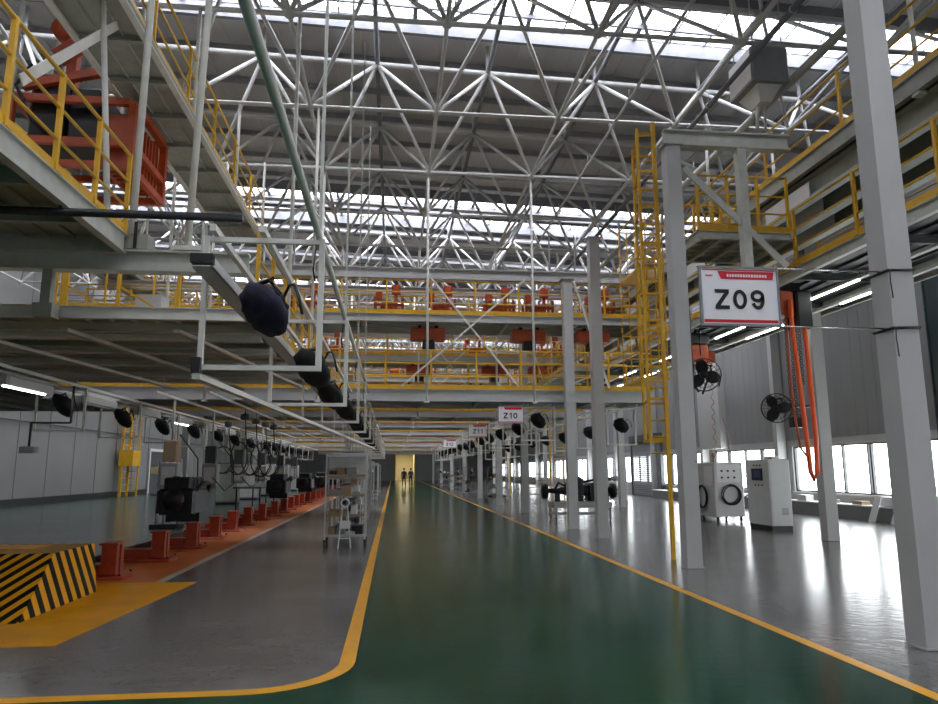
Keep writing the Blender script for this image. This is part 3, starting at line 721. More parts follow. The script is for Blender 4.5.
for ri, (nm, x0, x1, ys0, z0, z1, n) in enumerate(rows):
    for k in range(n):
        y = ys0+3.5*k
        frame(x0, x1, y, z0, min(z1, 3.405) if y > 19.5 else z1-(.055 if ri == 1 else 0), 'square tube fan frame hanging over the %s, %s one going away' % (nm, ORD[k]), 'fan frames over the '+nm)
        if ri == 0 and k < 2: continue
        dup(fanB, scale=1.0 if ri < 2 else .8, loc=((x0+x1)/2+.01+.03*math.sin(k*2.1), y+.06, z0+.55+.03*math.cos(k*1.7)), label='black cloth-covered fan in the %s frame of the %s, counting away' % (ORD[k], nm), group='fans over the '+nm)
rails((-1.60, -1.18), 6.1, 19.4, 3.70, ['overhead rail in the front fan frames, side toward the engine line', 'overhead rail in the front fan frames, middle one'], lambda y: 3.74)
rails((-.70,), 2.0, 19.4, 3.70, ['pale overhead rail over the aisle edge reaching over the camera'], lambda y: ZB)
rails((-1.67, -.70), 19.7, 60, 3.44, ['overhead rail beyond the first cross frame, engine line side of the fan frames', 'overhead rail beyond the first cross frame, aisle side of the fan frames'], lambda y: 3.486)
rails((6.35, 7.0), 19.8, 52, 3.44, ['overhead rail of the window side fan row, column side', 'overhead rail of the window side fan row, window side'], lambda y: 3.486)
rails((-4.35, -5.55), 17.1, 44, 3.43, ['service rail over the orange stands', 'service rail over the hanging control cabinets'], lambda y: 3.486)
rails((-7.75, -7.3, -6.9), 11.8, 66, 3.445, ['overhead rail of the white wall fan row, wall side', 'overhead rail of the white wall fan row, middle', 'overhead rail of the white wall fan row, engine side'], lambda y: 3.59 if y < 17 else 3.486)
rails((3.8, 4.45), 19.8, 66, 3.44, ['overhead rail of the column fan row, aisle side', 'overhead rail of the column fan row, column side'], lambda y: 3.486)
# cable tray and light boxes in the aisle-edge row
t = thing('cable_tray', 'grey cable tray slung inside the aisle-edge fan frames', 'cable tray', (-1.5, 5.9, 3.3), None, 'thing')
MB().box(-1.64, -1.48, 5.7, 55, 3.22, 3.232).box(-1.64, -1.632, 5.7, 55, 3.22, 3.32).box(-1.488, -1.48, 5.7, 55, 3.22, 3.32).build('tray', 'cabinet', t)
MB().box(-1.63, -1.46, 5.6, 5.69, 3.235, 3.31).build('end_plug', 'black', t)
for k in range(12):
    y = 5.9+3.9*k; MB().bar((-1.622, y, 3.24), (-1.622, y, 3.67 if y < 19 else 3.405), .02, .02).build('tray_hanger', 'grey', t)
t = thing('diagonal_strut', 'long pale strut running slantwise under the aisle-edge fan frames', 'strut', (-1.68, 6.25, 2.5), None, 'thing')
MB().bar((-1.7, 6.22, 2.40), (-.72, 27, 2.40), .07, .05).build('strut_bar', 'tube', t)
MB().box(-1.715, -1.64, 6.1, 6.16, 2.42, 2.55).build('end_block', 'black', t)
for k in range(8):
    x, y = -7.3, 14.75+3.5*k
    t = thing('light_fixture', 'long grey lamp housing in the white wall fan row, %s one going away' % ORD[k], 'lamp', (x, y, 3.2), 'lamp housings in the white wall row')
    MB().cbox(x-.16, x+.16, y-.9, y+.9, 3.19, 3.39, .04).build('housing', 'cabinet', t)
    for yy in (y-.6, y+.6): MB().bar((x, yy, 3.39), (x, yy, 3.414), .03, .03).build('hanger', 'grey', t)
    MB().tube((x+.02, y-.8, 3.18), (x+.02, y+.8, 3.18), .022).build('tube', 'lamp' if k in (0, 3) else 'white', t)
t = thing('hanging_pendant', 'small grey box hanging on an arm below the white wall fan row', 'control pendant', (-7.7, 16.4, 2.0), None, 'thing')
MB().cbox(-7.86, -7.54, 15.9, 16.1, 1.97, 2.12).build('box', 'cabinet_dark', t)
MB().bar((-7.7, 16, 2.12), (-7.7, 16, 2.62), .04, .04).bar((-7.7, 16, 2.62), (-6.9, 16, 2.62), .04, .04).bar((-6.9, 16, 2.62), (-6.9, 16, 3.415), .04, .04).build('arm', 'darkmetal', t)

# two black fans on brackets near the windows
MB().bar((9.0, 15.62, 3.05), (9.74, 15.5, 3.05), .05, .05).build('column_arm', 'darkmetal', c4)
f = dup(fanO, loc=(7.75, 16.9, 3.95), label='large black fan hung beside the orange hoist with tan hose', group='fans near the windows', scale=1.25); f.rotation_euler = (.2, .3, -.35)
t = thing('drop_rod', 'dark drop rod carrying the large black fan', 'rod', (7.8, 17.1, 4.4), None, 'thing'); MB().tube((7.78, 17.1, 4.48), (7.78, 17.1, 5.145), .02).build('rod', 'darkmetal', t)

# ------------------------------------------------------------------ hazard-striped ramp block
t = thing('hazard_ramp', 'low yellow and black chevron striped block at the floor edge', 'ramp', (-3.93, 8.35, 0))
X0, X1, YA, YC, YB = -8.6, -3.93, 8.3, 9.48, 10.55
m = MB().add([(X0,YA,.006),(X1,YA,.006),(X1,YB-.25,.006),(X0,YB-.25,.006),(X0,YC,.6),(X1-.22,YC,.6),(X1-.22,YB+.15,.6),(X0,YB+.15,.6)],
      [(0,3,2,1),(4,5,6,7),(0,1,5,4),(1,2,6,5),(2,3,7,6),(3,0,4,7)])
m.build('block', 'hazard', t)
MB().box(X0+.02, X1-.7, YC+.45, YB-.02, .6, .61).build('top_plate', 'ochre', t)

# ------------------------------------------------------------------ orange stands of the engine line
def make_stand(loc, label):
    t = thing('orange_stand', label, 'stand', loc, 'orange stands of the engine line')
    x, y, z = loc
    b = MB().cbox(x-.62, x+.34, y-.24, y+.24, .006, .05, .03); b.build('base_plate', 'stand_red', t)
    c = MB().box(x-.02, x+.18, y-.15, y-.12, .07, .5).box(x-.02, x+.18, y+.12, y+.15, .07, .5).box(x-.02, x+.02, y-.12, y+.12, .07, .5).box(x+.02, x+.15, y-.12, y+.12, .07, .35).box(x+.18, x+.2, y-.15, y-.04, .07, .5).box(x+.18, x+.2, y+.04, y+.15, .07, .5)
    c.build('upright', 'stand_red', t)
    MB().box(x-.05, x+.22, y-.17, y+.17, .5, .53).build('top_plate', 'stand_red', t)
    MB().box(x-.6, x-.03, y-.13, y+.13, .05, .22).build('drive_box', 'stand_red', t)
    bt = MB()
    for dx in (-.56, .29):
        for dy in (-.23, .23): bt.lathe([(.02, .0), (.02, .025), (.012, .03)], (x+dx, y+dy, .07), 6)
    bt.build('bolts', 'darkmetal', t)
    return t
st = make_stand((-4.3, 11.55, 0), 'orange machine stand nearest the striped block')
for k in range(1, 24):
    dup(st, loc=(-4.3+.06*math.sin(k), 11.55+2.1*k, 0), label='orange machine stand, %s along the strip counted from the striped block' % ORD[k])
t = thing('floor_rail', 'dark steel rail on the orange floor strip', 'rail', (-5.05, 11.2, 0)); MB().ibeam((-5.08, 11.2, .08), (-5.08, 70, .08), .14, .08, .016).build('rail_bar', 'darkmetal', t)

# engines on the stands
def make_engine(loc, label):
    x, y, z = loc; t = thing('engine_block', label, 'engine', loc, 'black engines on the stands')
    MB().cbox(x-.42, x+.34, y-.6, y+.6, z, z+.5, .05).build('crankcase', 'darkmetal', t)
    h = MB()
    for k in range(4): h.cbox(x-.3, x+.22, y-.55+k*.28, y-.31+k*.28, z+.5, z+.72, .03)
    h.build('cylinder_heads', 'black', t)
    MB().lathe([(.05,-.16),(.2,-.14),(.22,-.1),(.22,-.06),(.08,-.04),(.08,.02)], (x-.05, y-.62, z+.28), 20, 'y').build('flywheel', 'darkmetal', t)
    MB().path([(x+.3, y-.45, z+.45), (x+.42, y-.3, z+.6), (x+.42, y+.3, z+.6), (x+.3, y+.5, z+.4)], .05, 8).build('exhaust_pipe', 'darkmetal', t)
    MB().lathe([(.08,0),(.11,.05),(.11,.18),(.06,.22)], (x-.3, y+.3, z+.52), 12).build('oil_filter', 'black', t)
    MB().box(x-.46, x-.42, y-.3, y+.3, z+.1, z+.4).box(x-.3, x+.2, y+.6, y+.7, z+.1, z+.42).build('side_cover', 'black', t)
    MB().box(x-.38, x+.3, y-.02, y+.02, z-.2, z).box(x-.4, x+.3, y-.4, y-.34, z-.04, z).build('mount', 'darkmetal', t)
    return t
en = make_engine((-4.35, 15.75+.0, .64+.0), 'large black engine at the near end of the orange stands')
en.location.z = .545+.2
for k, y in enumerate((28.35, 36.75, 45.15, 53.55)):
    dup(en, loc=(-4.35, y, .745), label='black engine farther along the orange stands, %s after the large near one' % ORD[k])
# hanging control cabinets with tan hoist above and looped hoses
for k, (x, y) in enumerate(((-5.55, 18.6), (-5.55, 22.6), (-5.55, 26.6), (-5.55, 31), (-5.55, 36), (-5.55, 41))):
    t = thing('hanging_cabinet', 'grey control cabinet hanging behind the engines, %s one going away' % ORD[k], 'control cabinet', (x, y, 1.2), 'hanging control cabinets')
    MB().cbox(x-.22, x+.22, y-.2, y+.2, 1.15, 1.8, .02).build('cabinet_body', 'cabinet_dark', t)
    MB().box(x-.16, x+.16, y-.21, y-.2, 1.25, 1.7).build('door', 'grey', t)
    MB().cbox(x-.17, x+.17, y-.15, y+.15, 1.82, 2.35, .03).build('hoist_unit', 'dgrey' if k else 'cardboard', t)
    MB().tube((x, y, 2.35), (x, y, 3.399), .03).build('hanger_tube', 'grey', t)
    MB().path([(x+.1, y-.22, 1.4), (x+.5, y-.3, 1.0), (x+.75, y-.3, 1.2), (x+.7, y-.2, 1.9), (x+.2, y-.1, 2.5)], .018, 5).build('hose', 'black', t)
for k, (x, y, r) in enumerate(((-4.4, 20.8, .42), (-4.4, 22.5, .45), (-4.4, 24.2, .5), (-4.4, 25.8, .5), (-5.6, 24.1, .4))):
    t = thing('looped_hose', 'black air hose looping down over the orange stands, %s one going away' % ORD[k], 'hose', (x, y, 2), 'looped air hoses')
    pts = [(x+r*math.sin(a)*(.6+.05*k), y+.06*a, 1.95-r*math.cos(a)*1.1) for a in [i*.35 for i in range(-2, 22)]]
    pts += [(x+.1, y+.5, 2.6), (x+.05, y+.5, 3.3)]
    MB().path(pts, .02, 6).build('hose', 'black', t)
    MB().lathe([(.05, 3.05), (.13, 3.08), (.13, 3.22), (.05, 3.25)], (x+.05, y+.5, 0), 14).build('hose_reel', 'dgrey', t)
    MB().bar((x+.05, y+.5, 3.25), (x+.05, y+.5, 3.399), .02, .02).build('hanger', 'dgrey', t)
# chrome rod rack
t = thing('rod_rack', 'rack of upright bright steel rods beyond the large black engine', 'rack', (-6.9, 21.6, 0)); rod_root = t
MB().box(-7.3, -6.5, 21.3, 21.9, .0, .1).box(-7.3, -6.5, 21.3, 21.9, .9, .94).build('rack_frame', 'dgrey', t)
for k in range(4):
    x = -7.2+.2*k; MB().lathe([(.045, .1), (.045, 1.5), (.03, 1.55), (.03, 1.85+.05*(k % 2)), (.015, 1.9+.05*(k % 2))], (x, 21.6, 0), 12).build('rod', 'white', t)
rod_root.location.x += .45

# ------------------------------------------------------------------ trolleys and racks
def rack(name, label, cat, x0, x1, y0, y1, h, n, m='cabinet', sm='cardboard', wheels=True, items=True, group=None, seed=1, panel=False):
    rnd = random.Random(seed); t = thing(name, label, cat, (x0, y0, 0), group, 'thing'); zb = .16 if wheels else .0
    for (x, y) in ((x0, y0), (x1, y0), (x0, y1), (x1, y1)): MB().bar((x, y, zb), (x, y, h), .035, .035).build('upright', m, t)
    for k in range(n):
        z = zb+.06+(h-zb-.12)*k/(n-1)
        s_ = MB().box(x0+.02, x1-.02, y0+.02, y1-.02, z, z+.02).bar((x0+.018, y0, z+.02), (x1-.018, y0, z+.02), .03, .05)
        so = s_.build('shelf', sm if 0 < k < n-1 else m, t)
    if items:
        for k in range(n-1):
            z = zb+.06+(h-zb-.12)*k/(n-1)+.021; x = x0+.06
            while x < x1-.2:
                w_ = rnd.uniform(.1, .25); hh = rnd.uniform(.08, .22)
                if rnd.random() < .7:
                    b = MB().cbox(x, min(x+w_, x1-.05), y0+.08, y1-.08, z, z+hh, .01).build('parts_bin', rnd.choice(['cabinet', 'dgrey', 'cabinet_dark', 'cabinet_dark', 'cardboard', 'black']), None)
                    b.parent = t; b.data.transform(Matrix.Translation(-Vector((x0, y0, 0)))); b.name = 'parts_bin'
                x += w_+.04
    if panel: MB().box(x0+.02, x1-.02, y1-.03, y1-.02, h*.72, h-.02).build('back_panel', 'white', t)
    if wheels:
        for (x, y) in ((x0, y0), (x1, y0), (x0, y1), (x1, y1)):
            MB().lathe([(.03, -.02), (.065, -.018), (.065, .018), (.03, .02)], (x, y, .065), 14, 'x').box(x-.03, x+.03, y-.03, y+.03, .12, .16).build('caster', 'black', t)
    return t
rack('shelf_trolley', 'tall white shelf trolley on casters beside the yellow aisle line', 'trolley', -1.42, -.58, 15.5, 16.1, 1.95, 5, sm='cardboard', seed=3, panel=True)
t = thing('step_stand', 'small white step stand leaning at the tall shelf trolley', 'step stand', (-1.0, 15.25, 0))
MB().bar((-1.12, 15.3, 0), (-1.05, 15.4, .85), .025, .025).bar((-.86, 15.3, 0), (-.95, 15.4, .85), .025, .025).build('stand_leg', 'white', t)
MB().box(-1.1, -.88, 15.28, 15.38, .4, .55).bar((-1.1, 15.32, .2), (-.88, 15.32, .2), .02, .02).ring((-1.0, 15.4, .92), .08, .015).build('step', 'white', t)
for k, (x, y, h) in enumerate(((-1.15, 18.2, 2.05), (-1.2, 21.0, 2.2), (-1.15, 24.0, 2.1), (-1.2, 27.5, 2.0), (-1.25, 33, 2.0), (-1.2, 39, 2.0), (-1.3, 46, 2.0), (-1.3, 53, 2.0))):
    rack('shelf_rack', 'grey parts rack behind the white trolley, %s down the aisle edge' % ORD[k], 'rack', x-.35, x+.35, y, y+1.4, h, 5, sm='cabinet_dark', wheels=False, group='parts racks along the aisle edge', seed=10+k, items=k < 5)
for k, (x, y, h, w_) in enumerate(((4.55+.1, 35.2, 1.75, 1.0), (4.4, 44.0, 1.8, 1.1), (4.2, 66, 1.9, 1.4), (4.4, 56, 1.5, 1.2), (9.9, 32.4, 1.6, .9), (7.4, 40, 1.4, 1.2), (8.6, 51, 1.5, 1.2))):
    rack('parts_trolley', ['trolley of tan boxes beyond the chassis cart', 'second trolley of tan boxes farther down the column row', 'tall brown rack near the walking people', 'low brown trolley far down the column row', 'pale multi-shelf trolley near the shutter', 'distant parts trolley on the window side', 'most distant parts trolley on the window side'][k],
         'trolley', x, x+w_, y, y+.8, h, 4, m='cabinet_dark' if k != 4 else 'cabinet', sm='cardboard' if k != 4 else 'dgrey', seed=30+k, group='parts trolleys beyond the columns', items=k < 5)
for k in range(5):
    x, y = -8.0, 36+5.5*k
    t = thing('tall_cabinet', 'grey tall cabinet beyond the engine line, %s one going away' % ORD[k], 'cabinet', (x, y, 0), 'tall cabinets beyond the engine line')
    MB().cbox(x-.5, x+.5, y-.4, y+.4, .08, 2.0, .03).build('cabinet_body', 'cabinet_dark', t); MB().box(x-.46, x+.46, y-.36, y+.36, 0, .08).build('plinth', 'black', t)
    MB().box(x-.46, x-.01, y-.415, y-.4, .15, 1.93).build('door', 'grey', t); MB().box(x+.01, x+.46, y-.415, y-.4, .15, 1.93).build('door', 'grey', t)
t = thing('work_table', 'long dark work table at the far end of the orange strip', 'table', (-3.0-3.2, 33, 0))
MB().box(-6.9, -5.7, 32, 40, .82, .9).build('table_top', 'dgrey', t)
for y in (32.3, 36, 39.7):
    for x in (-6.8, -5.8): MB().bar((x, y, 0), (x, y, .82), .06, .06).build('leg', 'darkmetal', t)

# ------------------------------------------------------------------ chassis cart
t = thing('chassis_cart', 'low pale cart behind the pale column, under a black axle', 'cart', (5.9, 21.6, 0))
MB().box(5.0, 6.85, 22.0, 23.0, .42, .6).box(5.05, 6.8, 22.05, 22.95, .2, .24).build('cart_deck', 'cabinet', t)
for (x, y) in ((5.06, 22.06), (6.79, 22.06), (5.06, 22.94), (6.79, 22.94)):
    MB().bar((x, y, .13), (x, y, .42), .06, .06).lathe([(.03, -.02), (.065, -.018), (.065, .018), (.03, .02)], (x, y, .066), 12, 'x').build('caster_leg', 'cabinet_dark', t)
t = thing('axle_assembly', 'black axle and gearbox lying on the low pale cart', 'axle', (5.9, 22.5, .6))
MB().path([(4.75, 22.4, .95), (5.2, 22.4, .93), (5.6, 22.4, .95), (6.3, 22.4, .95), (7.0, 22.4, .95)], .1, 12, radii=[.07, .09, .17, .16, .08]).build('axle_tube', 'black', t)
MB().lathe([(.1, -.1), (.24, -.08), (.26, 0), (.24, .08), (.1, .1)], (4.78, 22.4, .93), 18, 'x').build('wheel_hub', 'darkmetal', t)
MB().lathe([(.1, -.1), (.22, -.08), (.24, 0), (.22, .08), (.1, .1)], (7.0, 22.4, .93), 18, 'x').build('wheel_hub', 'darkmetal', t)
MB().cbox(5.55, 6.0, 22.15, 22.75, .62, 1.38, .08).build('gearbox', 'black', t)
MB().cbox(6.15, 6.75, 22.2, 22.8, .62, 1.18, .06).build('engine_case', 'darkmetal', t)
MB().path([(5.1, 22.3, 1.0), (5.2, 22.25, 1.2), (5.4, 22.3, 1.1), (5.55, 22.3, 1.25)], .04, 6).path([(6.0, 22.3, 1.2), (6.3, 22.2, 1.28), (6.7, 22.25, 1.12)], .035, 6).box(5.15, 5.25, 22.3, 22.6, .602, .86).box(6.8, 6.84, 22.3, 22.6, .602, .88).build('linkage', 'black', t)

# ------------------------------------------------------------------ window-side machines
t = thing('control_cabinet', 'pale grey control cabinet on a black plinth near the orange-cabled column', 'cabinet', (9.85, 18.5, 0))
MB().cbox(9.55, 10.15, 17.9, 19.1, .14, 1.86, .02).build('cabinet_body', 'cabinet', t)
MB().box(9.57, 10.13, 17.92, 19.08, 0, .14).build('plinth', 'black', t)
MB().cbox(9.52, 9.55, 18.2, 18.75, 1.3, 1.62, .005).build('display_panel', 'black', t)
MB().box(9.515, 9.52, 18.28, 18.6, 1.38, 1.56).build('screen', 'blue', t)
b = MB()
for k in range(3): b.lathe([(.022, -.02), (.022, .0)], (9.55, 18.25+.18*k, 1.18), 8, 'x').lathe([(.026, -.02), (.026, .0)], (9.55, 18.3+.16*k, 1.7), 8, 'x')
b.build('buttons', 'darkmetal', t)
MB().box(9.6, 10.1, 17.888, 17.9, .2, 1.8).build('door', 'cabinet', t)
v = MB()
for k in range(6): v.box(9.85, 10.03, 17.878, 17.888, .42+.03*k, .44+.03*k)
v.build('vent', 'cabinet_dark', t)
MB().box(9.9, 10.1, 18.3, 18.7, 1.86, 1.95).build('top_box', 'cabinet', t)
cabinet_root = t
t = thing('filling_machine', 'white machine on casters with black hoses coiled on its front', 'machine', (9.9, 21.6, 0))
MB().cbox(9.5, 10.45, 21.2, 22.4, .16, 1.82, .03).build('machine_body', 'cabinet', t)
for (x, y) in ((9.6, 21.3), (10.35, 21.3), (9.6, 22.3), (10.35, 22.3)): MB().lathe([(.03, -.02), (.07, -.018), (.07, .018), (.03, .02)], (x, y, .07), 12, 'x').box(x-.03, x+.03, y-.03, y+.03, .12, .16).build('caster', 'black', t)
c = MB()
for k in range(5): c.ring((9.98+.01*k, 21.17-.018*k, .85-.01*k), .27+.018*(k % 3), .016, (0,1,.05), 5, 28)
c.build('coiled_hose', 'black', t)
c = MB()
for k in range(4): c.ring((9.47-.018*k, 22.0, .75), .33+.02*(k % 2), .018, (1,0,0), 5, 26)
c.build('side_hose_coil', 'black', t)
MB().box(9.495, 9.5, 21.3, 21.9, 1.1, 1.7).box(9.6, 10.35, 21.19, 21.2, 1.2, 1.75).build('panel', 'white', t)
b = MB()
for k in range(3):
    for j in range(2): b.lathe([(.03, -.03), (.03, .0)], (9.75+.2*k, 21.19, 1.35+.2*j), 10, 'y')
b.build('gauges', 'darkmetal', t)
MB().tube((9.8, 21.8, 1.82), (9.8, 21.8, 2.05), .03).lathe([(.05, 1.98), (.06, 2.05), (.05, 2.12)], (9.8, 21.8, 0), 10).path([(10.2, 21.6, 1.82), (10.3, 21.6, 2.4), (10.1, 21.4, 2.9), (9.9, 21.2, 3.2)], .015, 5).build('lamp_post', 'copper', t)
MB().path([(10.5, 21.5, 1.3), (10.7, 21.0, 1.5), (10.6, 20.8, 1.0), (10.5, 21.4, .7)], .02, 5).build('loose_hose', 'black', t)
filling_root = t
t = thing('hose_drum', 'dark round drum standing behind the white hose machine', 'drum', (9.4, 24.2, 0))
drum_root = t
MB().lathe([(.25, -.2), (.55, -.19), (.56, -.13), (.3, -.12), (.3, .12), (.56, .13), (.55, .19), (.25, .2)], (9.6, 24.2, .6), 24, 'y').build('drum', 'dgrey', t)
MB().box(9.2, 10.0, 23.95, 24.45, 0, .06).box(9.55, 9.65, 23.95, 24.0, .06, .6).build('drum_base', 'darkmetal', t)

cabinet_root.location.x += .27; filling_root.location.x += .35; drum_root.location.x += 1.1; drum_root.location.y += .3
# long bench under the windows and things on it
t = thing('wall_bench', 'long low grey bench box under the windows', 'bench', (15, 17, 0), None, 'thing')
MB().box(14.85, 15.35, 15.2, 40, 0, .42).build('bench_body', 'cabinet_dark', t); MB().box(14.8, 15.37, 15.15, 40.05, .42, .46).build('bench_top', 'white', t)
for k in range(14):
    y = 17+1.55*k; r = random.Random(k); hh = r.uniform(.06, .3)
    b = MB().cbox(14.95, 15.25, y, y+r.uniform(.2, .7), .4605, .4605+hh, .01)
    tag(b.build('storage_box', r.choice(['cabinet', 'white', 'cardboard', 'cabinet_dark'])), 'small box on the bench under the windows, %s from the big column' % ORD[k], 'box', 'boxes on the window bench')
for k, (y, w_) in enumerate(((19.6, .35), (20.6, .3))):
    t = thing('white_panel', ['white panel leaning on the window bench', 'second white panel leaning on the window bench, beyond the first'][k], 'panel', (14.7, y, 0), 'leaning white panels')
    MB().bar((14.5, y, .0), (14.79, y, .75), .3, .02, (1,0,.3)).build('panel', 'white', t)

# ------------------------------------------------------------------ hoists with orange cables
t = thing('cable_hoist', 'orange hoist on the window side with two long orange cables looping down', 'hoist', (7.85, 13, 4.7), 'orange hoists')
MB().cbox(7.55, 7.85, 12.85, 13.25, 4.6, 5.1, .03).build('hoist_body', 'orange', t)
MB().cbox(7.86, 8.2, 12.8, 13.3, 4.35, 5.1, .04).build('motor', 'black', t)
MB().bar((7.9, 13.05, 5.1), (7.9, 13.05, 5.279), .3, .2).build('trolley', 'darkmetal', t)
MB().path([(7.72, 12.8, 4.9), (7.72, 12.78, 4.2), (7.78, 12.76, 3.0), (7.82, 12.75, 2.0), (7.84, 12.75, 1.55), (7.9, 12.75, 1.4), (7.97, 12.75, 1.52), (8.0, 12.75, 2.2), (7.98, 12.75, 3.2), (7.96, 12.76, 4.34)], .045, 10).build('orange_cable', 'orange_b', t)
MB().path([(7.63, 12.82, 4.6), (7.6, 12.8, 3.6), (7.62, 12.78, 2.7), (7.68, 12.76, 2.0), (7.8, 12.72, 1.8)], .022, 8).build('thin_cable', 'orange', t)
for dx in (.0, .1, .2, .28):
    c = MB()
    for k in range(36 if dx < .25 else 24): c.ring((7.74+dx, 13.05, 4.55-.055*k), .032, .008, (0,1,0) if k % 2 else (1,0,0), 4, 8)
    c.build('chain', 'black', t)
MB().cbox(7.7, 8.0, 12.95, 13.15, 2.4, 2.62, .03).build('hook_block', 'darkmetal', t)
t = thing('cable_hoist', 'smaller orange hoist with black top behind the Z09 sign column', 'hoist', (7.9, 17, 4.7), 'orange hoists')
MB().cbox(7.72, 8.2, 17.5, 17.9, 4.35, 4.85, .04).build('hoist_body', 'orange', t); MB().cbox(7.68, 8.24, 17.46, 17.94, 4.86, 5.14, .06).tube((7.95, 17.7, 5.14), (7.95, 17.7, 5.279), .03).build('motor', 'black', t)
MB().path([(7.85, 17.7, 4.35), (7.8, 17.7, 3.9), (7.95, 17.7, 3.6)], .03, 6).path([(8.1, 17.7, 4.35), (8.2, 17.7, 3.9), (8.05, 17.7, 3.55)], .03, 6).build('black_cable', 'black', t)
c = MB(); pts = [(8.12+.035*math.cos(a), 17.3+.035*math.sin(a), 4.3-.0135*a*3) for a in [i*.7 for i in range(86)]]
c.path(pts, .012, 4).build('coiled_tan_hose', 'copper', t)
t = thing('cable_hoist', 'small orange box hoist between the sign and the window wall', 'hoist', (8.9, 19, 4.6), 'orange hoists')
MB().cbox(8.75, 9.1, 19, 19.35, 4.6, 4.95, .03).build('hoist_body', 'orange', t); MB().tube((8.92, 19.18, 4.95), (8.92, 19.18, 5.279), .03).build('hook_rod', 'darkmetal', t)

# ------------------------------------------------------------------ big orange carriage on the engine side
t = thing('lifting_carriage', 'large orange-red lifting carriage hanging above the engine side', 'lifting carriage', (-5.3, 12.4, 6.6))
fr = MB()
for x in (-6.4, -4.45):
    for y in (11.6, 13.2): fr.bar((x, y, 6.55), (x, y, 7.74), .12, .12)
for z in (6.6, 7.0, 7.74):
    for y in (11.6, 13.2): fr.bar((-6.34, y, z), (-4.51, y, z), .1, .12)
    for x in (-6.4, -4.45): fr.bar((x, 11.66, z), (x, 13.14, z), .1, .12)
fr.build('frame', 'orange', t)
rb = MB()
for k in range(9): rb.box(-4.95, -4.5, 11.75+.16*k, 11.8+.16*k, 6.66, 7.6)
rb.box(-5.0, -4.95, 11.7, 13.1, 6.66, 7.6).build('ribbed_cover', 'orange', t)
MB().cbox(-6.2, -5.65, 11.75, 12.9, 7.07, 8.3, .05).build('motor_box', 'black', t); MB().cbox(-5.6, -5.05, 11.8, 12.9, 7.07, 8.1, .05).build('gear_case', 'black', t)
a = MB().bar((-5.9, 11.9, 8.65), (-5.15, 11.9, 9.25), .2, .24, (0,1,0)).bar((-5.9, 12.5, 8.3), (-5.9, 12.5, 9.6), .16, .16).bar((-6.3, 11.7, 8.0), (-4.95, 11.7, 8.35), .12, .14).bar((-5.2, 11.9, 9.2), (-4.95, 12.2, 8.2), .16, .2, (0,1,0))
a.build('jib_arm', 'orange', t)
MB().lathe([(.05, -.14), (.2, -.12), (.2, .12), (.05, .14)], (-5.9, 12.1, 9.3), 16, 'y').build('drum', 'orange', t)
MB().path([(-6.2, 11.7, 8.4), (-6.3, 11.5, 7.9), (-6.0, 11.5, 7.3), (-5.8, 11.7, 7.1)], .03, 6).build('black_hose', 'black', t)
for (x, y) in ((-6.4, 11.6), (-4.9, 11.6), (-6.4, 13.2), (-4.9, 13.2)): MB().tube((x, y, 7.8), (x, y, 10.16), .03).build('hanger_rod', 'grey', t)
# carriers on the upper cross decks
def carrier(x, y, z, label):
    t = thing('hoist_carrier', label, 'hoist carrier', (x, y, z), 'orange carriers on the upper cross decks')
    f = MB().box(x-.45, x+.45, y-.35, y+.35, .0+z+.01, z+.16)
    for dx in (-.4, .4):
        for dy in (-.3, .3): f.bar((x+dx, y+dy, z+.16), (x+dx, y+dy, z+.62), .07, .07)
    f.bar((x-.44, y-.3, z+.4), (x+.44, y-.3, z+.4), .05, .07).build('frame', 'orange', t)
    MB().cbox(x-.25, x+.15, y-.2, y+.2, z+.17, z+.5, .04).build('motor', 'orange', t)
    MB().bar((x+.2, y, z+.16), (x+.2, y, z+1.0), .1, .1).cbox(x+.08, x+.34, y-.12, y+.12, z+.8, z+1.08, .04).build('mast', 'orange', t)
    MB().cbox(x-.4, x-.2, y-.15, y+.15, z+.62, z+.86, .03).build('gear_case', 'orange', t)
    return t
def under(x, y, z, label):
    t = thing('underslung_trolley', label, 'trolley', (x, y, z), 'red trolleys under the upper cross decks')
    MB().cbox(x-.5, x+.5, y-.25, y+.25, z-.42, z-.08, .03).build('trolley_body', 'orange', t)
    MB().box(x-.3, x-.2, y-.2, y+.2, z-.08, z-.002).box(x+.2, x+.3, y-.2, y+.2, z-.08, z-.002).build('wheel_box', 'darkmetal', t)
    MB().cbox(x-.15, x+.2, y-.2, y+.2, z-.7, z-.421, .03).build('motor', 'black', t)
k = 0
for i, y in enumerate((20.65, 28.05, 34.5, 42.0)):
    for x in (-2.6, -.2, 1.35, 3.1, 4.3, 6.2):
        if (i*7+int(x*3)) % 4 == 3: continue
        carrier(x+.11*i, y, 6.0, 'orange carrier on the upper cross deck of the %s frame, %s from the engine side' % (ORD[i], ORD[[-2.6, -.2, 1.35, 3.1, 4.3, 6.2].index(x)]))
    for q, x in enumerate((.95, 3.95, 5.9)):
        under(x, y-.2, 5.78, 'red trolley slung under the upper deck of the %s frame, %s from the aisle middle' % (ORD[i], ORD[q]))

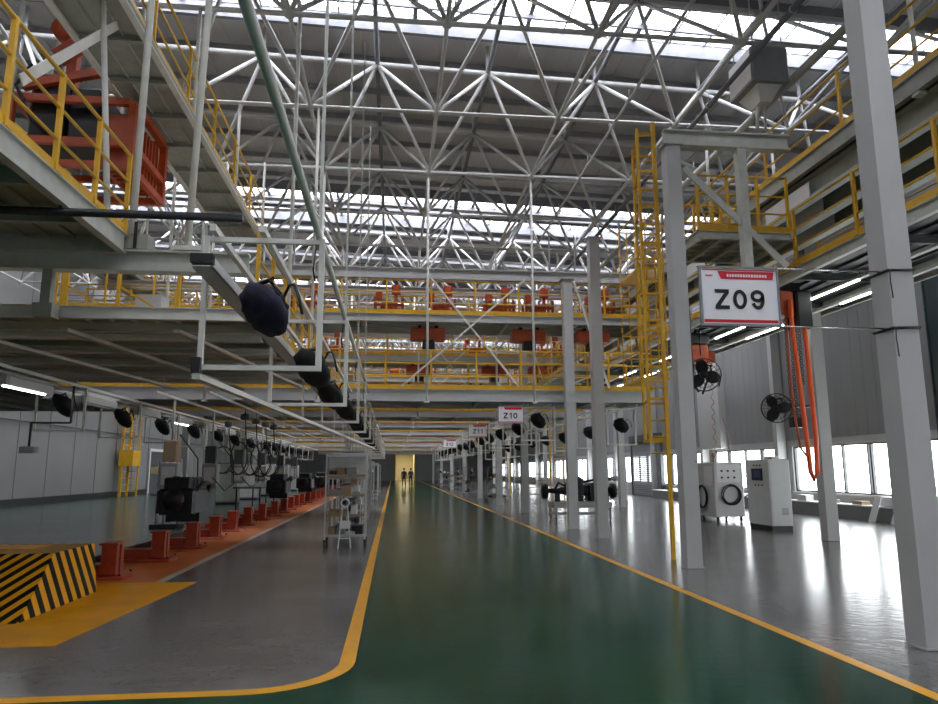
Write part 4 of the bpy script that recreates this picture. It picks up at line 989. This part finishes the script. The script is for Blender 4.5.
# air unit near the roof
t = thing('air_unit', 'boxy grey air handling unit hung under the roof near the big column', 'air unit', (7.7, 13.3, 9.2))
MB().cbox(7.3, 8.12, 12.8, 13.8, 9.15, 9.95, .03).build('unit_body', 'cabinet_dark', t)
MB().box(7.285, 7.3, 12.85, 13.75, 9.2, 9.9).build('side_panel', 'white', t)
MB().add([(7.45, 12.9, 9.15), (8.0, 12.9, 9.15), (8.0, 13.7, 9.15), (7.45, 13.7, 9.15), (7.6, 13.1, 8.85), (7.85, 13.1, 8.85), (7.85, 13.5, 8.85), (7.6, 13.5, 8.85)], [(0,4,5,1),(1,5,6,2),(2,6,7,3),(3,7,4,0),(4,7,6,5),(0,1,2,3)]).build('outlet_hood', 'white', t)
MB().tube((7.65, 13.3, 8.85), (7.6, 13.3, 8.3), .04).tube((7.8, 13.3, 8.85), (7.85, 13.4, 8.35), .03).build('drain_pipe', 'truss', t)
MB().tube((7.4, 12.9, 9.95), (7.4, 12.9, 12.1), .012).tube((8.05, 12.9, 9.95), (8.05, 12.9, 12.1), .012).tube((7.4, 13.7, 9.95), (7.4, 13.7, 12.1), .012).build('hanger_rods', 'grey', t)

air_root = t; air_root.location.z += .42

# ------------------------------------------------------------------ people far down the aisle
def cloth_mat(name, top, leg):
    m = bpy.data.materials.new(name); m.use_nodes = True; n = m.node_tree; b = n.nodes['Principled BSDF']; b.inputs['Roughness'].default_value = .8
    t = n.nodes.new('ShaderNodeTexCoord'); s = n.nodes.new('ShaderNodeSeparateXYZ'); n.links.new(t.outputs['Object'], s.inputs[0])
    def mth(op, a, v):
        x = n.nodes.new('ShaderNodeMath'); x.operation = op; n.links.new(a, x.inputs[0]); x.inputs[1].default_value = v; return x.outputs[0]
    def mix(f, a, bcol):
        x = n.nodes.new('ShaderNodeMix'); x.data_type = 'RGBA'; n.links.new(f, x.inputs[0])
        if isinstance(a, tuple): x.inputs[6].default_value = a
        else: n.links.new(a, x.inputs[6])
        x.inputs[7].default_value = bcol; return x.outputs[2]
    c = mix(mth('GREATER_THAN', s.outputs['Z'], .92), (*leg, 1), (*top, 1))
    c = mix(mth('GREATER_THAN', s.outputs['Z'], 1.49), c, (.42, .26, .18, 1))
    c = mix(mth('LESS_THAN', s.outputs['Z'], .09), c, (.01, .01, .01, 1))
    n.links.new(c, b.inputs['Base Color']); return m
def person(x, y, rot, label, top, leg, stride=.18):
    J = {'pel': (0,0,.95,.15), 'sp': (0,.01,1.15,.145), 'ch': (0,.01,1.36,.165), 'nk': (0,0,1.5,.055), 'hd': (0,-.02,1.6,.085), 'hd2': (0,-.02,1.7,.085),
         'hl': (.1,0,.9,.1), 'kl': (.11,-stride*.6,.5,.065), 'al': (.11,-stride,.09,.045), 'fl': (.12,-stride-.16,.04,.035),
         'hr': (-.1,0,.9,.1), 'kr': (-.11,stride*.3,.5,.065), 'ar': (-.11,stride,.1,.045), 'fr': (-.12,stride-.14,.04,.035),
         'sl': (.19,.01,1.42,.06), 'el': (.25,.05,1.14,.045), 'wl': (.26,-.05,.9,.033), 'gl': (.26,-.08,.81,.035),
         'sr': (-.19,.01,1.42,.06), 'er': (-.25,.0,1.14,.045), 'wr': (-.26,-.1,.91,.033), 'gr': (-.26,-.13,.82,.035)}
    for s_, k in (('l', 1), ('r', -1)):                  # fingers
        gx, gy, gz, _ = J['g'+s_]
        for f in range(4): J['f%s%d' % (s_, f)] = (gx+.004*k, gy-.03+.02*f, gz-.075+.006*abs(f-1), .009)
        J['t'+s_] = (gx-.03*k, gy-.04, gz-.03, .010)
    E_ = [('pel','sp'),('sp','ch'),('ch','nk'),('nk','hd'),('hd','hd2'),('pel','hl'),('hl','kl'),('kl','al'),('al','fl'),('pel','hr'),('hr','kr'),('kr','ar'),('ar','fr'),('ch','sl'),('sl','el'),('el','wl'),('wl','gl'),('ch','sr'),('sr','er'),('er','wr'),('wr','gr')]
    for s_ in 'lr': E_ += [('g'+s_, 'f%s%d' % (s_, f)) for f in range(4)]+[('w'+s_, 't'+s_)]
    names = list(J); me = bpy.data.meshes.new('person'); me.from_pydata([J[n][:3] for n in names], [(names.index(a), names.index(b)) for a, b in E_], []); me.update()
    me.materials.append(cloth_mat('clothes_'+label[:12], top, leg))
    o = bpy.data.objects.new('person', me); COL.objects.link(o)
    sk = o.modifiers.new('skin', 'SKIN'); lay = me.skin_vertices[0] if me.skin_vertices else None
    if lay is None:
        bpy.context.view_layer.objects.active = o; bpy.ops.mesh.customdata_skin_add(); lay = me.skin_vertices[0]
    for i, n_ in enumerate(names): lay.data[i].radius = (J[n_][3], J[n_][3]); lay.data[i].use_root = (n_ == 'pel')
    sb = o.modifiers.new('sub', 'SUBSURF'); sb.levels = 1; sb.render_levels = 2
    o.location = (x, y, 0); o.rotation_euler = (0, 0, rot); tag(o, label, 'person', 'people far down the aisle')
    h = MB().lathe([(.03, 1.80), (.075, 1.79), (.098, 1.72), (.1, 1.66), (.07, 1.6)][::-1], (0, .008, 0), 14); ho = h.build('hair', 'black', None); ho.parent = o
    f = MB().lathe([(.008, -.012), (.012, 0), (.004, .01)], (.03, -.1, 1.66), 8, 'y').lathe([(.008, -.012), (.012, 0), (.004, .01)], (-.03, -.1, 1.66), 8, 'y').box(-.02, .02, -.108, -.1, 1.575, 1.583)
    fo = f.build('face_details', 'ink', None); fo.parent = o
    nz = MB().add([(0,-.125,1.62),(-.014,-.1,1.612),(.014,-.1,1.612),(0,-.1,1.66)], [(0,1,3),(0,3,2),(0,2,1),(1,2,3)]); no_ = nz.build('nose', 'skin', None); no_.parent = o
person(1.02, 68, .1, 'person in dark clothes walking down the aisle middle, engine side of two', (.012, .013, .02), (.012, .012, .016))
person(1.72, 71, PI, 'person in dark clothes walking down the aisle, beside the first walker', (.02, .02, .03), (.01, .01, .014), .12)
person(6.35, 70, 1.2, 'person in dark clothes standing before the bright far windows', (.012, .012, .016), (.01, .01, .013), .05)
person(8.0, 73, -.9, 'person in dark clothes farthest toward the windows', (.018, .018, .024), (.01, .01, .014), .1)
